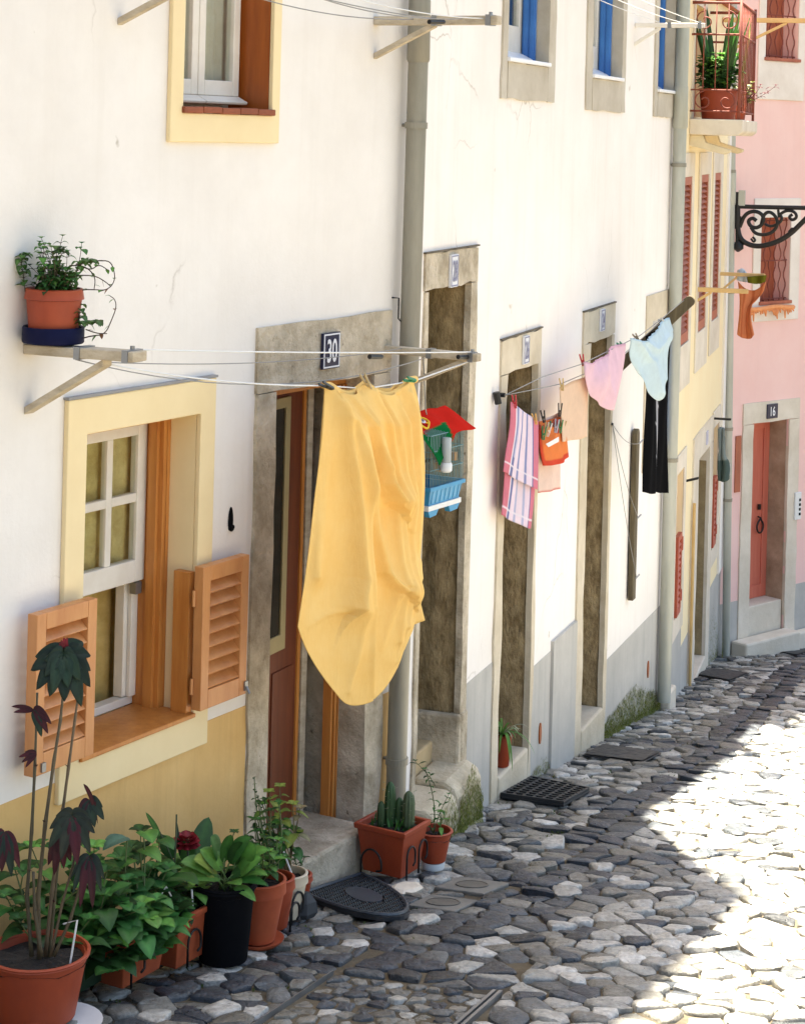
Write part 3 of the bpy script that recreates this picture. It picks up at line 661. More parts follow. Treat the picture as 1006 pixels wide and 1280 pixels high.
m = MB(); m.box(f, .885, .924, -.40, .02, -3.12, -2.86); m.box(f, .927, 1.025, -.05, .020, -3.5, -2.86); mk('jamb_foot', m, M['stone'], H2, bev=.015)
# blue windows
for k, (S0, S1, s0, s1, Z0, z0) in enumerate(blues):
    w = mk('window', rough_frame(f, (S0, S1), (Z0, 1.85), (s0, s1), (z0, 1.69), -.06, .012, True, 70+k, .008), M['stonewin'] if 'stonewin' in M else M.setdefault('stonewin', surf('grey_limestone', A(206, 196, 178), A(182, 170, 150), .85, 3.4, .3, .7, .4, 45, .006, spots=(A(150, 136, 100), .66))), H2, smooth=True, ang=35)
    m = MB(); m.box(f, s1, s1+.029, -.29, -.061, z0-.028, 1.715); m.box(f, s0-.029, s0, -.29, -.061, z0-.028, 1.715); m.box(f, s0, s1, -.29, -.061, z0-.029, z0-.001); mk('window_reveal', m, M['stonewin'], w)
    m = MB(); e = .0; m.box(f, s0-.01, s1-.005, -.03, .03, z0+.002, z0+.024); mk('sill', m, M['whiteenamel'], w, bev=.004)
    d = .07
    m = MB(); m.box(f, s1-.024, s1+.004, -.14, -.064, z0+.026, 1.68); m.box(f, s1-.031, s1-.025, -.132, -.105, z0+.03, 1.68); m.box(f, s1-.031, s1-.025, -.095, -.07, z0+.03, 1.68); mk('shutter', m, M['blue'], w, bev=.004)
    a, b = s0+.02, s1-.005
    mq, qq = sash(f, (a, b), (z0+.06, 1.66), -.18, -.145, 2, 1, .06, .05, .16); mk('sash', mq, M['whitepaint'], w, bev=.004)
    mk('pane', pane(f, qq, -.165), M['glass'], w)
    m = MB(); m.prism(f, [(-.18, z0+.026), (-.075, z0+.028), (-.07, z0+.04), (-.14, z0+.075), (-.18, z0+.075)], a-.01, b-.03); mk('weather_board', m, M['whiteenamel'], w, bev=.003)
    mk('curtain', drape(f, a, b, z0, 1.7, -.21, .01, 7), M['bluegrey'] if 'bluegrey' in M else M.setdefault('bluegrey', fabric('blue_grey_blind', A(120, 140, 160))), w, smooth=True)
m = MB(); frame_mb(m, f, (4.95, 5.72), (-2.3, -1.09), (5.14, 5.62), (-2.2, -1.28), .0, .010); w = mk('window', m, M['stonepale2'], H2, bev=.004)
m = MB(); m.box(f, 5.141, 5.619, -.2, -.16, -2.199, -1.281); mk('shutter', m, M['blue'], w)
m = MB(); m.box(f, 5.76, 5.98, .004, .075, -4.3, -3.99); mk('corner_block', m, M['stonepale'], H2, bev=.015)
for s_, z_ in ((2.45, -3.38), (5.3, -3.72)): m = MB(); m.plate(f, [(s_+.024*math.cos(2*PI*k/14), z_+.06*math.sin(2*PI*k/14)) for k in range(14)], .004, .010); mk('vent_cap', m, M['brown'], H2)

# ================================================================ yellow house
H3 = thing('yellow_house', 'narrow pale yellow house with red shutters and upstairs balcony', 'house', W3.p(2, -1, -4.3))
f = W3
ups = [(.12, .92, .24, .80), (1.28, 2.12, 1.42, 1.98), (2.32, 3.12, 2.45, 2.97)]
holes = [(a+.0, b-.0, -1.57, -.30) for _, _, a, b in ups]+[(1.72, 2.62, -5.2, -2.62), (.30, .76, -3.60, -2.52), (2.86, 3.32, -3.58, -2.52), (.75, 1.45, .16, 1.02)]
mk('wall', wall_mb(f, .03, 4.0, -5.3, 1.15, .3, holes), M['yellow'], H3)
shell(H3, f, .03, 3.98, -5.3, 1.15, 4.0, M['yellow'])
pieces('painted_base', f, [(.861, 1.36, -.1, .003, -5.2, -3.93), (2.88, 4.0, -.1, .003, -5.2, -3.93), (.03, .86, -.1, .003, -5.2, -3.75)], M['greydado'], H3)
m = MB(); m.box(f, 3.55, 4.0, 0, .02, -3.929, 1.14); mk('corner_strip', m, M['plaster2'], H3)
for k, (S0, S1, s0, s1) in enumerate(ups):
    m = MB(); frame_mb(m, f, (S0, S1), (-1.90+.03*k, -.12), (s0, s1), (-1.56, -.30), .0, .012); w = mk('window', m, M['stonepale'], H3, bev=.004)
    mk('shutter', louver(f, s0+.002, s1-.002, -1.555, -.302, -.035, .004, 26, .05), M['brownred'], w)
for k, (a, b, z0, z1) in enumerate(((.30, .76, -3.60, -2.52), (2.86, 3.32, -3.58, -2.52))):
    m = MB(); frame_mb(m, f, (a-(.02 if k else .12), b+.12), (z0-.16, z1+.14), (a, b), (z0, z1), .0, .012+.004*k); w = mk('window', m, M['stonepale'], H3, bev=.004)
    m = MB(); m.box(f, a+.001, b-.001, -.2, -.16, z0, z1); mk('inner_shutter', m, M['brownred'], w)
    zt = z0+.62
    mk('shutter', louver(f, a+.02, a+.25, z0+.02, zt, .0, .03, 11, .035), M['redwood'], w)
    pieces('shutter_hinge', f, [(a+.251, a+.29, .012, .035, z0+.10, z0+.18), (a+.251, a+.29, .012, .035, zt-.14, zt-.04)], M['redwood'], w)
sur = mk('door_surround', rough_frame(f, (1.37, 2.87), (-5.0, -2.40), (1.75, 2.60), (-5, -2.62), -.3, .014, False, 91, .012), M['stonepale'], H3, smooth=True, ang=35)
m = MB(); m.box(f, 2.22, 2.32, .010, .024, -2.57, -2.46); mk('number_plaque', m, M['paleenamel'], sur)
m = MB(); m.box(f, 2.601, 2.64, -.5, -.29, -5, -2.6); m.box(f, 1.70, 2.7, -.5, -.46, -5, -2.6); mk('door_reveal', m, M['reveal2'] if 'reveal2' in M else M.setdefault('reveal2', surf('brown_stone_reveal', A(176, 156, 118), A(136, 116, 82), .9, 5, .3, .7, .6, 38, .01, spots=(A(100, 82, 54), .66))), H3)
m = MB()
for side in (2.596,):
    m.grid([[f.p(side-.004*(j % 2), -.016-.28*i/3, -4.9+2.28*j/10) for i in range(4)] for j in range(11)], 4, 11)
mk('door_jamb', m, M['reveal2'], H3)
m = MB(); m.box(f, 1.755, 2.595, -.45, .02, -5, -4.42); mk('step', m, M['stonepale'], H3, bev=.012)
m = MB(); m.tube([f.p(1.33, .03, -4.4), f.p(1.33, .03, -2.9)], .012); mk('cable_pipe', m, M['tanwood'], H3)
# balcony
m = MB(); m.prism(f, [(.001, .02), (.36, .02), (.395, .045), (.40, .06), (.40, .14), (.001, .14)], .56, 1.85); bal = mk('balcony', m, M['stonepale'], H3, bev=.008)
m = MB(); M['tanstone'] = surf('tan_stone', A(240, 222, 184), None, .8, 5)
for a in (.60, 1.65): m = MB(); m.prism(f, [(.001, -.07), (.05, -.075), (.26, -.125), (.30, -.11), (.31, -.09), (.12, -.035), (.10, .018), (.001, .018)], a, a+.12); mk('balcony_bracket', m, M['tanstone'], bal, bev=.006)
m = MB(); zt = 1.02
for s, o in ((.585, .365), (1.82, .365)): m.tube([f.p(s, o, .14), f.p(s, o, zt+.03)], .011, 8)
for s, o0 in ((.585, .02),): m.tube([f.p(s, .0, zt), f.p(s, .365, zt), f.p(1.82, .365, zt), f.p(1.82, 0, zt)], .012, 6); m.tube([f.p(s, 0, .20), f.p(s, .365, .20), f.p(1.82, .365, .20), f.p(1.82, 0, .20)], .008, 6); m.tube([f.p(s, 0, .36), f.p(s, .365, .36), f.p(1.82, .365, .36), f.p(1.82, 0, .36)], .006, 6); m.tube([f.p(s, 0, .78), f.p(s, .365, .78), f.p(1.82, .365, .78), f.p(1.82, 0, .78)], .009, 6)
for k in range(1, 10): m.tube([f.p(.585+k*.1235, .365, .2), f.p(.585+k*.1235, .365, zt)], .005, 6)
for k in range(1, 4): m.tube([f.p(.585, .365*k/4, .36), f.p(.585, .365*k/4, zt)], .0045, 6)
def scroll(mm, P, cs, cz, r, a0, turns, rad, sg=1, n=26):
    mm.tube([P(cs+sg*r*(1-.75*i/n)*math.cos(a0+turns*2*PI*i/n), cz+r*(1-.75*i/n)*math.sin(a0+turns*2*PI*i/n)) for i in range(n+1)], rad, 6)
Pe = lambda o, z: f.p(.585, o, z)
for c, sg in ((.10, 1), (.27, -1)): scroll(m, Pe, c, .275, .075, PI/2, 1.15, .005, sg)
for c, sg in ((.10, 1), (.27, -1)): scroll(m, Pe, c, .88, .08, PI/2, 1.15, .005, sg)
Pf = lambda s, z: f.p(s, .365, z)
for k in range(3): scroll(m, Pf, .75+k*.45, .28, .06, PI/2, 1.15, .004, 1 if k % 2 else -1)
mk('railing', m, M['rust'], bal, smooth=True)
m = MB(); frame_mb(m, f, (.65, 1.55), (.145, 1.12), (.75, 1.45), (.146, 1.02), 0, .012, False); w = mk('balcony_door', m, M['stonepale'], H3)
mk('shutter', louver(f, .752, 1.448, .15, 1.018, -.1, -.06, 24, .05), M['brownred'], w)

# ================================================================ pink house
H4 = thing('pink_house', 'pink house at the street bend with grilled windows and door 16', 'house', W4.p(1, -1, -4.8))
f = W4
holes = [(.43, .99, -5.2, -2.655), (.475, .935, -1.55, -.735), (.465, .98, .735, 1.72)]
mk('wall', wall_mb(f, 0, 6, -5.9, 1.7, .3, holes[:2]+[(.465, .98, .735, 1.6)]), M['pink'], H4)
m = MB(); m.box(f, 5.8, 6, -5, -.302, -5.9, 1.7); m.box(f, 0, .2, -5, -.302, -5.9, 1.7); m.box(f, .2, 5.8, -5, -4.8, -5.9, 1.7); mk('side_wall', m, M['pink'], H4)
m = MB(); m.plate(f, [(-2.6, 1.705), (6, 1.705), (6, 5.0), (1.4, 9.0), (-2.6, 5.0)], -5, -.001); mk('unseen_storey', m, M['pink'], H4)  # unseen gable reaching over the yellow house, shaped for its shadow edge
pieces('painted_base', f, [(0, .27, -.1, .003, -5.8, -4.28), (1.155, 6, -.1, .003, -5.8, -4.25)], M['greydado'], H4)
sur = mk('door_surround', rough_frame(f, (.272, 1.152), (-5.2, -2.46), (.432, .988), (-5.2, -2.655), -.3, .014, False, 101, .008), M['stonepale'], H4, smooth=True, ang=35)
plaque(f, .70, -2.555, .16, .135, '16', True, sur, .028, .75, rim=False)
m = MB(); m.box(f, .989, 1.03, -.32, -.299, -5, -2.7); mk('door_reveal', m, M['stonerev'] if 'stonerev' in M else M.setdefault('stonerev', surf('stained_stone_reveal', A(196, 172, 146), A(150, 126, 100), .9, 5, .3, .7, .5, 38, .01, spots=(A(110, 90, 66), .66))), H4)
m = MB(); m.grid([[f.p(.984-.003*(j % 2), -.016-.27*i/3, -4.7+2.04*j/9) for i in range(4)] for j in range(10)], 4, 10); mk('door_jamb', m, M['stonerev'], H4)
m = MB(); m.box(f, .434, .986, -.28, -.22, -4.37, -2.657); dr = mk('door', m, M['pinkdoor'], H4)
m = MB(); frame_mb(m, f, (.435, .985), (-4.369, -2.658), (.52, .90), (-4.25, -2.76), -.219, -.207); m.box(f, .70, .715, -.219, -.21, -4.25, -2.76); mk('door_panel', m, M['pinkdoor'], dr, bev=.004)
m = MB(); kn = f.h(948, 650, -.2); P = lambda a, r: f.p(kn[0]+r*math.sin(a)*.8, -.185, kn[1]-.06-r*math.cos(a))
m.tube([f.p(kn[0], -.21, kn[1]+.03), f.p(kn[0], -.18, kn[1]+.025)]+[P(PI+.4+2*PI*.87*i/16, .06) for i in range(17)]+[f.p(kn[0], -.18, kn[1]+.02)], .009, 6); m.box(f, kn[0]-.015, kn[0]+.015, -.207, -.19, kn[1]+.10, kn[1]+.15); mk('door_knocker', m, M['iron'], dr)
m = MB(); m.box(f, .434, .986, -.35, -.02, -5.2, -4.372); mk('upper_step', m, M['stonepale'], H4, bev=.012)
m = MB(); m.box(f, .16, 1.0, .018, .20, -5.3, -4.63); m.box(f, 1.003, 1.9, .018, .12, -5.3, -4.68); mk('step', m, M['stonepale'], H4, bev=.02)
for a, b, z0, z1, Z0, Z1, S0, S1 in ((.475, .935, -1.55, -.735, -1.705, -.554, .36, 1.085), (.465, .98, .735, 1.6, .37, 1.72, .36, 1.08)):
    m = MB(); frame_mb(m, f, (S0, S1), (Z0, min(Z1, 1.69)), (a, b), (z0, min(z1, 1.6)), 0, .014); w = mk('window', m, M['whitestone'] if 'whitestone' in M else M.setdefault('whitestone', surf('white_limestone', A(248, 238, 226), A(232, 220, 206), .8, 4)), H4, bev=.005)
    m = MB(); n = 2
    m.box(f, a+.001, (a+b)/2-.004, -.2, -.17, z0, z1); m.box(f, (a+b)/2+.004, b-.001, -.2, -.17, z0, z1); mk('shutter', m, M['brownred'], w)
    m = MB(); m.box(f, a-.02, b+.02, -.06, .03, z0+.001, z0+.03); mk('sill', m, M['brownred'], w)
    m = MB()
    for k in range(6):
        s = a+.03+(b-a-.06)*k/5; zz = [z0+.03+(z1-z0-.04)*i/24 for i in range(25)]
        m.tube([f.p(s+.018*math.sin(i*PI/3+(PI if k % 2 else 0)), -.03, z) for i, z in enumerate(zz)], .006, 5)
    for z in (z0+.05, (z0+z1)/2, z1-.03): m.tube([f.p(a, -.03, z), f.p(b, -.03, z)], .006, 5)
    mk('window_grille', m, M['rust'], w, smooth=True)
m = MB(); iq = f.h(994, 632); m.box(f, iq[0]-.05, iq[0]+.05, .003, .03, iq[1]-.13, iq[1]+.13); ic = mk('intercom', m, M['white'], H4, bev=.005)
m = MB()
for k in range(4): m.box(f, iq[0]+.01, iq[0]+.035, .03, .034, iq[1]-.09+k*.045, iq[1]-.065+k*.045)
mk('intercom_button', m, M['black'], ic)
m = MB(); bq = f.h(920, 580); m.box(f, bq[0]-.03, bq[0]+.05, .002, .012, bq[1]-.26, bq[1]+.26); mk('wall_panel', m, M['brownred'], H4)

# ================================================================ downpipes
def pipe(pts, r, mat, label, joints, clamps, wallf):
    t = thing('downpipe', label, 'downpipe', pts[-1], 'downpipes on the house fronts')
    m = MB(); m.tube(pts, r, 20); pp = mk('pipe', m, mat, t, smooth=True, ang=50)
    a, b = Vector(pts[0]), Vector(pts[-1])
    at = lambda z: a+(b-a)*((z-a.z)/(b.z-a.z))
    for z in joints:
        c = at(z); m = MB(); m.tube([c+Vector((0, 0, .0)), c+Vector((0, 0, .012)), c+Vector((0, 0, .30))], [r+.002, r+.007, r+.004], 20); mk('joint', m, mat, t, smooth=True, ang=50)
    for z in clamps:
        c = at(z); m = MB(); m.tube([c-Vector((0, 0, .014)), c+Vector((0, 0, .014))], r+.006, 20)
        n = Vector((wallf.n[0], wallf.n[1], 0)); m.tube([c-n*r, c-n*(r+.09)], .008, 6); mk('clamp', m, M['zinc'], t)
    return t, pp
pA = W1.hp(525, 0, .07); pB = W1.hp(495, 975, .07)
k = (pA-pB)/(pA.z-pB.z)
pipe([pA+k*(2.9-pA.z), pB+k*(-3.24-pB.z)], .045, M['zinc'], 'dark olive downpipe between doors 30 and 28', [.30], [.02, -2.785], W1)
pA = W2.hp(854, 0, .06); pB = W2.hp(830, 850, .06); k = (pA-pB)/(pA.z-pB.z)
pipe([pA+k*(2.4-pA.z), pB+k*(-4.02-pB.z)], .047, M['zincpale'], 'thick grey green downpipe beside the black trousers', [.06], [-2.3, -.2], W2)
pA = W4.hp(914, 175, .09); pB = W4.hp(907, 800, .09); k = (pA-pB)/(pA.z-pB.z)
t, pp = pipe([pA+k*(1.5-pA.z), pB+k*(-4.80-pB.z)], .036, M['zincpale'], 'pale downpipe in the corner where the pink house begins', [-.6], [-1.4, -2.65, -3.3, -.3], W4)
m = MB(); c = W4.so(W4.hp(908, 588, .13)); z = W4.h(908, 588, .13)[1]; m.box(W4, c[0]-.04, c[0]+.05, .11, .128, z-.05, z+.05); mk('label_plate', m, M['white'], t)

# ================================================================ clothesline brackets
def bracket(f, s, z, L, st, label, mat, w=.045, h=.034, zt=None, cap=True):
    t = thing('clothesline_bracket', label, 'bracket', f.p(s, 0, z), 'brackets for washing lines')
    zt = z if zt is None else zt
    m = MB(); m.hexa([f.p(s-w/2, L, zt-h/2), f.p(s+w/2, L, zt-h/2), f.p(s+w/2, .001, z-h/2), f.p(s-w/2, .001, z-h/2), f.p(s-w/2, L, zt+h/2), f.p(s+w/2, L, zt+h/2), f.p(s+w/2, .001, z+h/2), f.p(s-w/2, .001, z+h/2)])
    mk('arm', m, mat, t, bev=.004)
    if st:
        (o0, z0), (o1, z1) = st; m = MB(); e = .013; u = w*.32
        m.hexa([f.p(s-u, o1, z1-e), f.p(s+u, o1, z1-e), f.p(s+u, o0, z0-e), f.p(s-u, o0, z0-e), f.p(s-u, o1, z1+e), f.p(s+u, o1, z1+e), f.p(s+u, o0, z0+e), f.p(s-u, o0, z0+e)])
        mk('strut', m, mat, t, bev=.003)
    if cap:
        m = MB(); zz = z+(zt-z)*.93
        m.box(f, s-w/2-.004, s+w/2+.004, L*.93-.012, L*.93+.012, zz-h/2-.004, zz+h/2+.004); zz = z+(zt-z)*.5
        m.box(f, s-w/2-.004, s+w/2+.004, L*.5-.012, L*.5+.012, zz-h/2-.004, zz+h/2+.004)
        m.tube([f.p(s, L*.93, z+(zt-z)*.93+h/2), f.p(s, L*.93, z+(zt-z)*.93+h/2+.016)], .008, 8); mk('wire_clip', m, M['steel'], t)
    return t
bracket(W1, -2.525, -.775, .47, ((.0, -.985), (.335, -.795)), 'weathered bracket holding the ivy pot on its blue tray', M['greywood'], .075, .034, -.765)
bracket(W1, -.194, -.966, .475, ((.0, -1.165), (.41, -.985)), 'weathered bracket beside door 30, holding the right end of the line with the yellow cloth', M['greywood'], .04, .034)
bracket(W1, -.335, .468, .605, ((.0, .315), (.30, .452)), 'long weathered bracket high up crossing in front of the dark downpipe', M['greywood'], .045, .038)
bracket(W1, -2.09, .57, .52, ((.0, .36), (.44, .548)), 'pale bracket left of the upstairs window, only its strut showing at the top edge', M['greywood'], .045, .038)
bracket(W2, 4.40, .725, .46, ((.0, .60), (.17, .708)), 'white painted bracket between two blue upstairs windows', M['whitepaint'], .03, .03)
bracket(W3, 1.345, -1.205, .405, ((.0, -1.30), (.12, -1.222)), 'yellow wooden bracket in front of the row of tall red shutters', M['tanwood'], .05, .035, cap=False)
bracket(W3, 3.07, -1.19, .40, ((.0, -1.36), (.16, -1.21)), 'tan bracket behind the first yellow one, carrying the orange garment', M['tanwood'], .05, .03, cap=False)
bracket(W3, 2.80, 1.02, .80, ((.0, .72), (.55, 1.0)), 'tan bracket beyond the balcony in front of the pink house upstairs window', M['tanwood'], .05, .04, cap=False)
bracket(W3, .93, -2.66, .10, None, 'short iron hook bracket above the lower red shutter by the thick downpipe', M['iron'], .03, .018, -2.63, cap=False)
bracket(W3, 2.85, -2.43, .16, None, 'short iron hook bracket above door of the yellow house carrying the grey rag', M['iron'], .03, .018, cap=False)
# arm carrying the small washing
def plank(p0, p1, w, th, side, mat, t, nm):
    p0, p1, side = Vector(p0), Vector(p1), Vector(side).normalized(); d = (p1-p0).normalized(); up = side.cross(d); n = 8
    prof = [p0-up*w/2]+[p1-up*w/2*math.cos(PI*i/n)*1.0+d*(w/2*math.sin(PI*i/n)) for i in range(n+1)]+[p0+up*w/2]
    k = len(prof); m = MB(); m.add([q-side*th/2 for q in prof]+[q+side*th/2 for q in prof], [tuple(range(k-1, -1, -1)), tuple(range(k, 2*k))]+[(i, (i+1) % k, (i+1) % k+k, i+k) for i in range(k)])
    return mk(nm, m, mat, t, bev=.003)
a0, a1 = W2.p(4.12, .001, -1.505), W2.p(4.06, .475, -1.035)
t = thing('washing_pole', 'dark round ended wooden arm slanting up from the wall, blue and pink underwear beside it', 'washing pole', a0)
plank(a0, a1, .066, .030, (W2.d[0], W2.d[1], 0), M['oldwood'], t, 'arm')
m = MB()
for q in (.92, .62): c = a0+(a1-a0)*q; m.tube([c+Vector((0, 0, .03)), c+Vector((0, 0, .05))], .006, 6)
mk('wire_clip', m, M['steel'], t)
t = thing('washing_pole', 'brown wooden arm folded down flat against the white wall under its loose wires', 'washing pole', W2.p(4.62, .02, -3.09))
plank(W2.p(4.62, .028, -3.085), W2.p(4.62, .028, -1.99), .085, .035, W2.n+(0,), M['oldwood'], t, 'arm')
m = MB()
for z in (-2.05, -2.55, -2.95): m.tube([W2.p(4.64, .045, z), W2.p(4.69, .06, z+.02)], .006, 6)
mk('wire_clip', m, M['steel'], t)
t = thing('loose_wires', 'thin slack wires from a wall hook down to the folded brown arm', 'wires', W2.p(4.2, .01, -1.93)); m = MB()
hk = W2.hp(765, 530, .02)
for z in (-2.05, -2.55, -2.95):
    e = W2.p(4.66, .05, z); m.tube([hk+(e-hk)*i/8-Vector((0, 0, .05*math.sin(PI*i/8))) for i in range(9)], .0022, 5)
mk('wire', m, M['wiregrey'], t); m = MB(); m.tube([W2.hp(765, 530, -.02), hk], .008, 6); mk('hook', m, M['iron'], t)

# ================================================================ washing lines
def sagline(a, b, sag, n=16): a, b = Vector(a), Vector(b); return [a+(b-a)*i/n-Vector((0, 0, sag*4*(i/n)*(1-i/n))) for i in range(n+1)]
YO = .40
t = thing('clothesline', 'washing line of several wires from the ivy pot bracket to the bracket by door 30', 'clothesline', W1.p(-1.4, .4, -.9))
def wire(t, pts, r=.0028, mat='wirewhite'): m = MB(); m.tube(pts, r, 6); mk('wire', m, M[mat], t, smooth=True)
wire(t, sagline(W1.p(-2.525, .437, -.745), W1.p(-.194, .44, -.945), .006))
b1u = W1.p(-2.525, .33, -.80); pk = [W1.hp(404, 482, YO), W1.hp(457, 486, YO), W1.hp(518, 476, YO)]
wire(t, sagline(b1u, pk[0], .02)+pk[1:]+[W1.p(-.194, .43, -.985)], .003)
wire(t, sagline(W1.p(-2.525, .20, -.797), W1.p(-.194, .22, -.985), .10), .0022, 'wiregrey')
wire(t, sagline(W1.p(-2.525, .30, -.797), W1.p(-.194, .10, -.955), .03), .002, 'wiregrey')
m = MB()
for a, b in ((-1.02, -.93), (-.30, -.22)): m.tube([W1.p(a, .43, -.895+.086*(-1.03-a)), W1.p(b, .43, -.895+.086*(-1.03-b))], .010, 8)
mk('tensioner', m, M['iron'], t)
t = thing('clothesline', 'bare washing line high up, from beside the upstairs window to the long bracket', 'clothesline', W1.p(-1.2, .4, .5))
for o, sg, za in ((.54, .05, .59), (.44, .07, .60), (.30, .03, .59), (.20, .06, .57)): wire(t, sagline(W1.p(-2.09, o*.9, za), W1.p(-.335, o, .475), sg), .0026, 'wiregrey' if o < .5 else 'wirewhite')
m = MB(); m.tube([W1.p(-.62, .43, .445), W1.p(-.50, .43, .452)], .010, 8); mk('tensioner', m, M['iron'], t)
t = thing('clothesline', 'bare washing line passing the blue upstairs windows to the white bracket', 'clothesline', W2.p(3, .3, .75))
for o, sg in ((.42, .02), (.30, .03), (.16, .02)): wire(t, sagline(W2.p(1.25, o*.9, .85), W2.p(4.40, o, .745), sg), .0028)
HK = W2.hp(631, 494, .05); TP = a0+(a1-a0)*.93+Vector((0, 0, .04))
ang = lambda a, b: math.degrees(math.atan2(b.x-a.x, b.y-a.y))
LA = Fr((HK.x, HK.y), ang(HK, TP)); I2 = a0+(a1-a0)*.60+Vector((0, 0, .04)); LB = Fr((HK.x, HK.y), ang(HK, I2))
t = thing('clothesline', 'washing line from a hook beside door 26 up to the slanting dark arm', 'clothesline', HK)
wire(t, [HK, LA.hp(678, 471), LA.hp(727, 455), LA.hp(778, 430), LA.hp(800, 419), LA.hp(826, 399), TP], .0028, 'wiregrey')
wire(t, [HK, LB.hp(672, 486), LB.hp(700, 480), LB.hp(738, 464), LB.hp(780, 442), I2], .0026, 'wiregrey')
m = MB(); m.tube([W2.so(HK) and W2.p(W2.so(HK)[0], -.01, HK.z), HK], .012, 8); m.tube([W2.p(W2.so(HK)[0]-.06, .02, HK.z+.02), W2.p(W2.so(HK)[0]-.05, .03, HK.z-.04)], .018, 8); mk('hook', m, M['iron'], t)

# ================================================================ washing
def poly_at(P, t):
    L = [math.hypot(b[0]-a[0], b[1]-a[1]) for a, b in zip(P, P[1:])]; T = sum(L)*t
    for (a, b), l in zip(zip(P, P[1:]), L):
        if T <= l or (b is P[-1]): k = min(1, T/l) if l else 0; return (a[0]+(b[0]-a[0])*k, a[1]+(b[1]-a[1])*k)
        T -= l
def smooth_poly(P, it=2):
    for _ in range(it):
        q = [P[0]]
        for a, b in zip(P, P[1:]): q += [(a[0]*.75+b[0]*.25, a[1]*.75+b[1]*.25), (a[0]*.25+b[0]*.75, a[1]*.25+b[1]*.75)]
        P = q+[P[-1]]
    return P
def sheet(m, f, o, top, bot, left, right, nu, nv, ofn=None, cfn=None, sm=2):
    top, bot, left, right = [smooth_poly(q, sm) if len(q) > 2 else q for q in (top, bot, left, right)]
    P = []; cs = []
    for j in range(nv):
        v = j/(nv-1); row = []
        for i in range(nu):
            u = i/(nu-1); T, B, L, Q = poly_at(top, u), poly_at(bot, u), poly_at(left, v), poly_at(right, v)
            xy = [(1-v)*T[k]+v*B[k]+(1-u)*L[k]+u*Q[k]-((1-u)*(1-v)*top[0][k]+u*(1-v)*top[-1][k]+(1-u)*v*bot[0][k]+u*v*bot[-1][k]) for k in (0, 1)]
            s, z = f.h(xy[0], xy[1], o); d = ofn(u, v, xy[0], xy[1]) if ofn else 0
            row.append(f.p(s, o+d, z)); cs.append(cfn(u, v, xy[0], xy[1]) if cfn else (1, 1, 1))
        P.append(row)
    b = len(m.c); m.grid(P, nu, nv); m.c[b:] = cs
def seg_d(p, a, b):
    dx, dy = b[0]-a[0], b[1]-a[1]; L = dx*dx+dy*dy or 1; t = max(0, min(1, ((p[0]-a[0])*dx+(p[1]-a[1])*dy)/L))
    x, y = p[0]-a[0]-t*dx, p[1]-a[1]-t*dy; d = math.hypot(x, y); s = 1 if dx*(p[1]-a[1])-dy*(p[0]-a[0]) > 0 else -1
    return d*s, t
def ridge(x, y, P, amp, wl, wr, taper=(1, 1)):
    best = None; n = len(P)-1
    for i in range(n):
        d, t = seg_d((x, y), P[i], P[i+1])
        if best is None or abs(d) < abs(best[0]): best = (d, (i+t)/n)
    d, t = best; w = wl if d > 0 else wr; q = taper[0]+(taper[1]-taper[0])*t
    return amp*q*math.exp(-(abs(d)/w)**1.3)+(amp*.28*q*math.exp(-(d/2.6)**2))
YF = [  # fold lines of the yellow cloth: (polyline, height, width on its left, width on its right)
 ([(412, 488), (420, 560), (430, 640), (433, 720), (426, 756)], .050, 5, 22, (.5, .9)),
 ([(432, 492), (444, 540), (458, 600), (472, 622)], .055, 5, 22, (.6, 1.1)),
 ([(416, 500), (432, 580), (452, 660), (466, 712), (483, 734)], .048, 5, 24, (.5, .8)),
 ([(462, 488), (474, 560), (482, 640), (485, 726)], .034, 4, 11, (1, .5)),
 ([(476, 492), (486, 580), (490, 700), (488, 800)], .026, 4, 9, (1, .4)),
 ([(492, 492), (498, 580), (500, 680), (494, 780)], .030, 4, 10, (1, .4)),
 ([(508, 490), (512, 560), (513, 640), (510, 720)], .026, 4, 10, (1, .4)),
 ([(446, 492), (450, 530), (456, 580)], .024, 4, 7, (1, .3)),
 ([(425, 500), (438, 600), (446, 720), (452, 820), (460, 866)], .036, 20, 5, (.4, .9)),
 ([(436, 720), (437, 800), (430, 864)], .022, 12, 8, (.3, 1)),
 ([(508, 700), (504, 770), (490, 826)], .030, 14, 6, (.3, 1)),
 ([(484, 742), (476, 780), (470, 810)], .022, 8, 14, (1, .3)),
 ([(428, 760), (404, 768), (386, 784)], .016, 12, 16, (.8, .4)),
 ([(398, 560), (394, 640), (390, 720)], .024, 12, 12, (.5, 1))]
def sst(x): x = max(0, min(1, x)); return x*x*(3-2*x)
def yo(u, v, x, y):
    d = sum(ridge(x, y, P, a, wl, wr, tp) for P, a, wl, wr, tp in YF)
    k = 1.7*sst(min(u/.10, (1-u)/.20))*(.25+.75*sst((1-v)*5))*min(1, v*8+.15)
    return d*k+.014*math.sin(u*30+2*v)*max(0, 1-v*2.2)+.010*math.sin(7*u+4.5*v)*v
yt = thing('yellow_blanket', 'large soft yellow cloth hung in folds from the washing line in front of door 30', 'cloth', pk[1]-Vector((0, 0, .02)))
m = MB(); sheet(m, W1, YO+.012, [(406, 481), (413, 481), (424, 490), (438, 494), (450, 483), (457, 478), (466, 488), (484, 495), (500, 487), (508, 475), (519, 473)],
 [(375, 784), (382, 806), (397, 836), (414, 862), (427, 880), (446, 882), (468, 872), (490, 848), (508, 810), (521, 760)],
 [(406, 481), (402, 540), (392, 620), (383, 720), (375, 784)], [(519, 473), (527, 510), (531, 580), (529, 660), (526, 715), (521, 760)], 190, 220, yo)
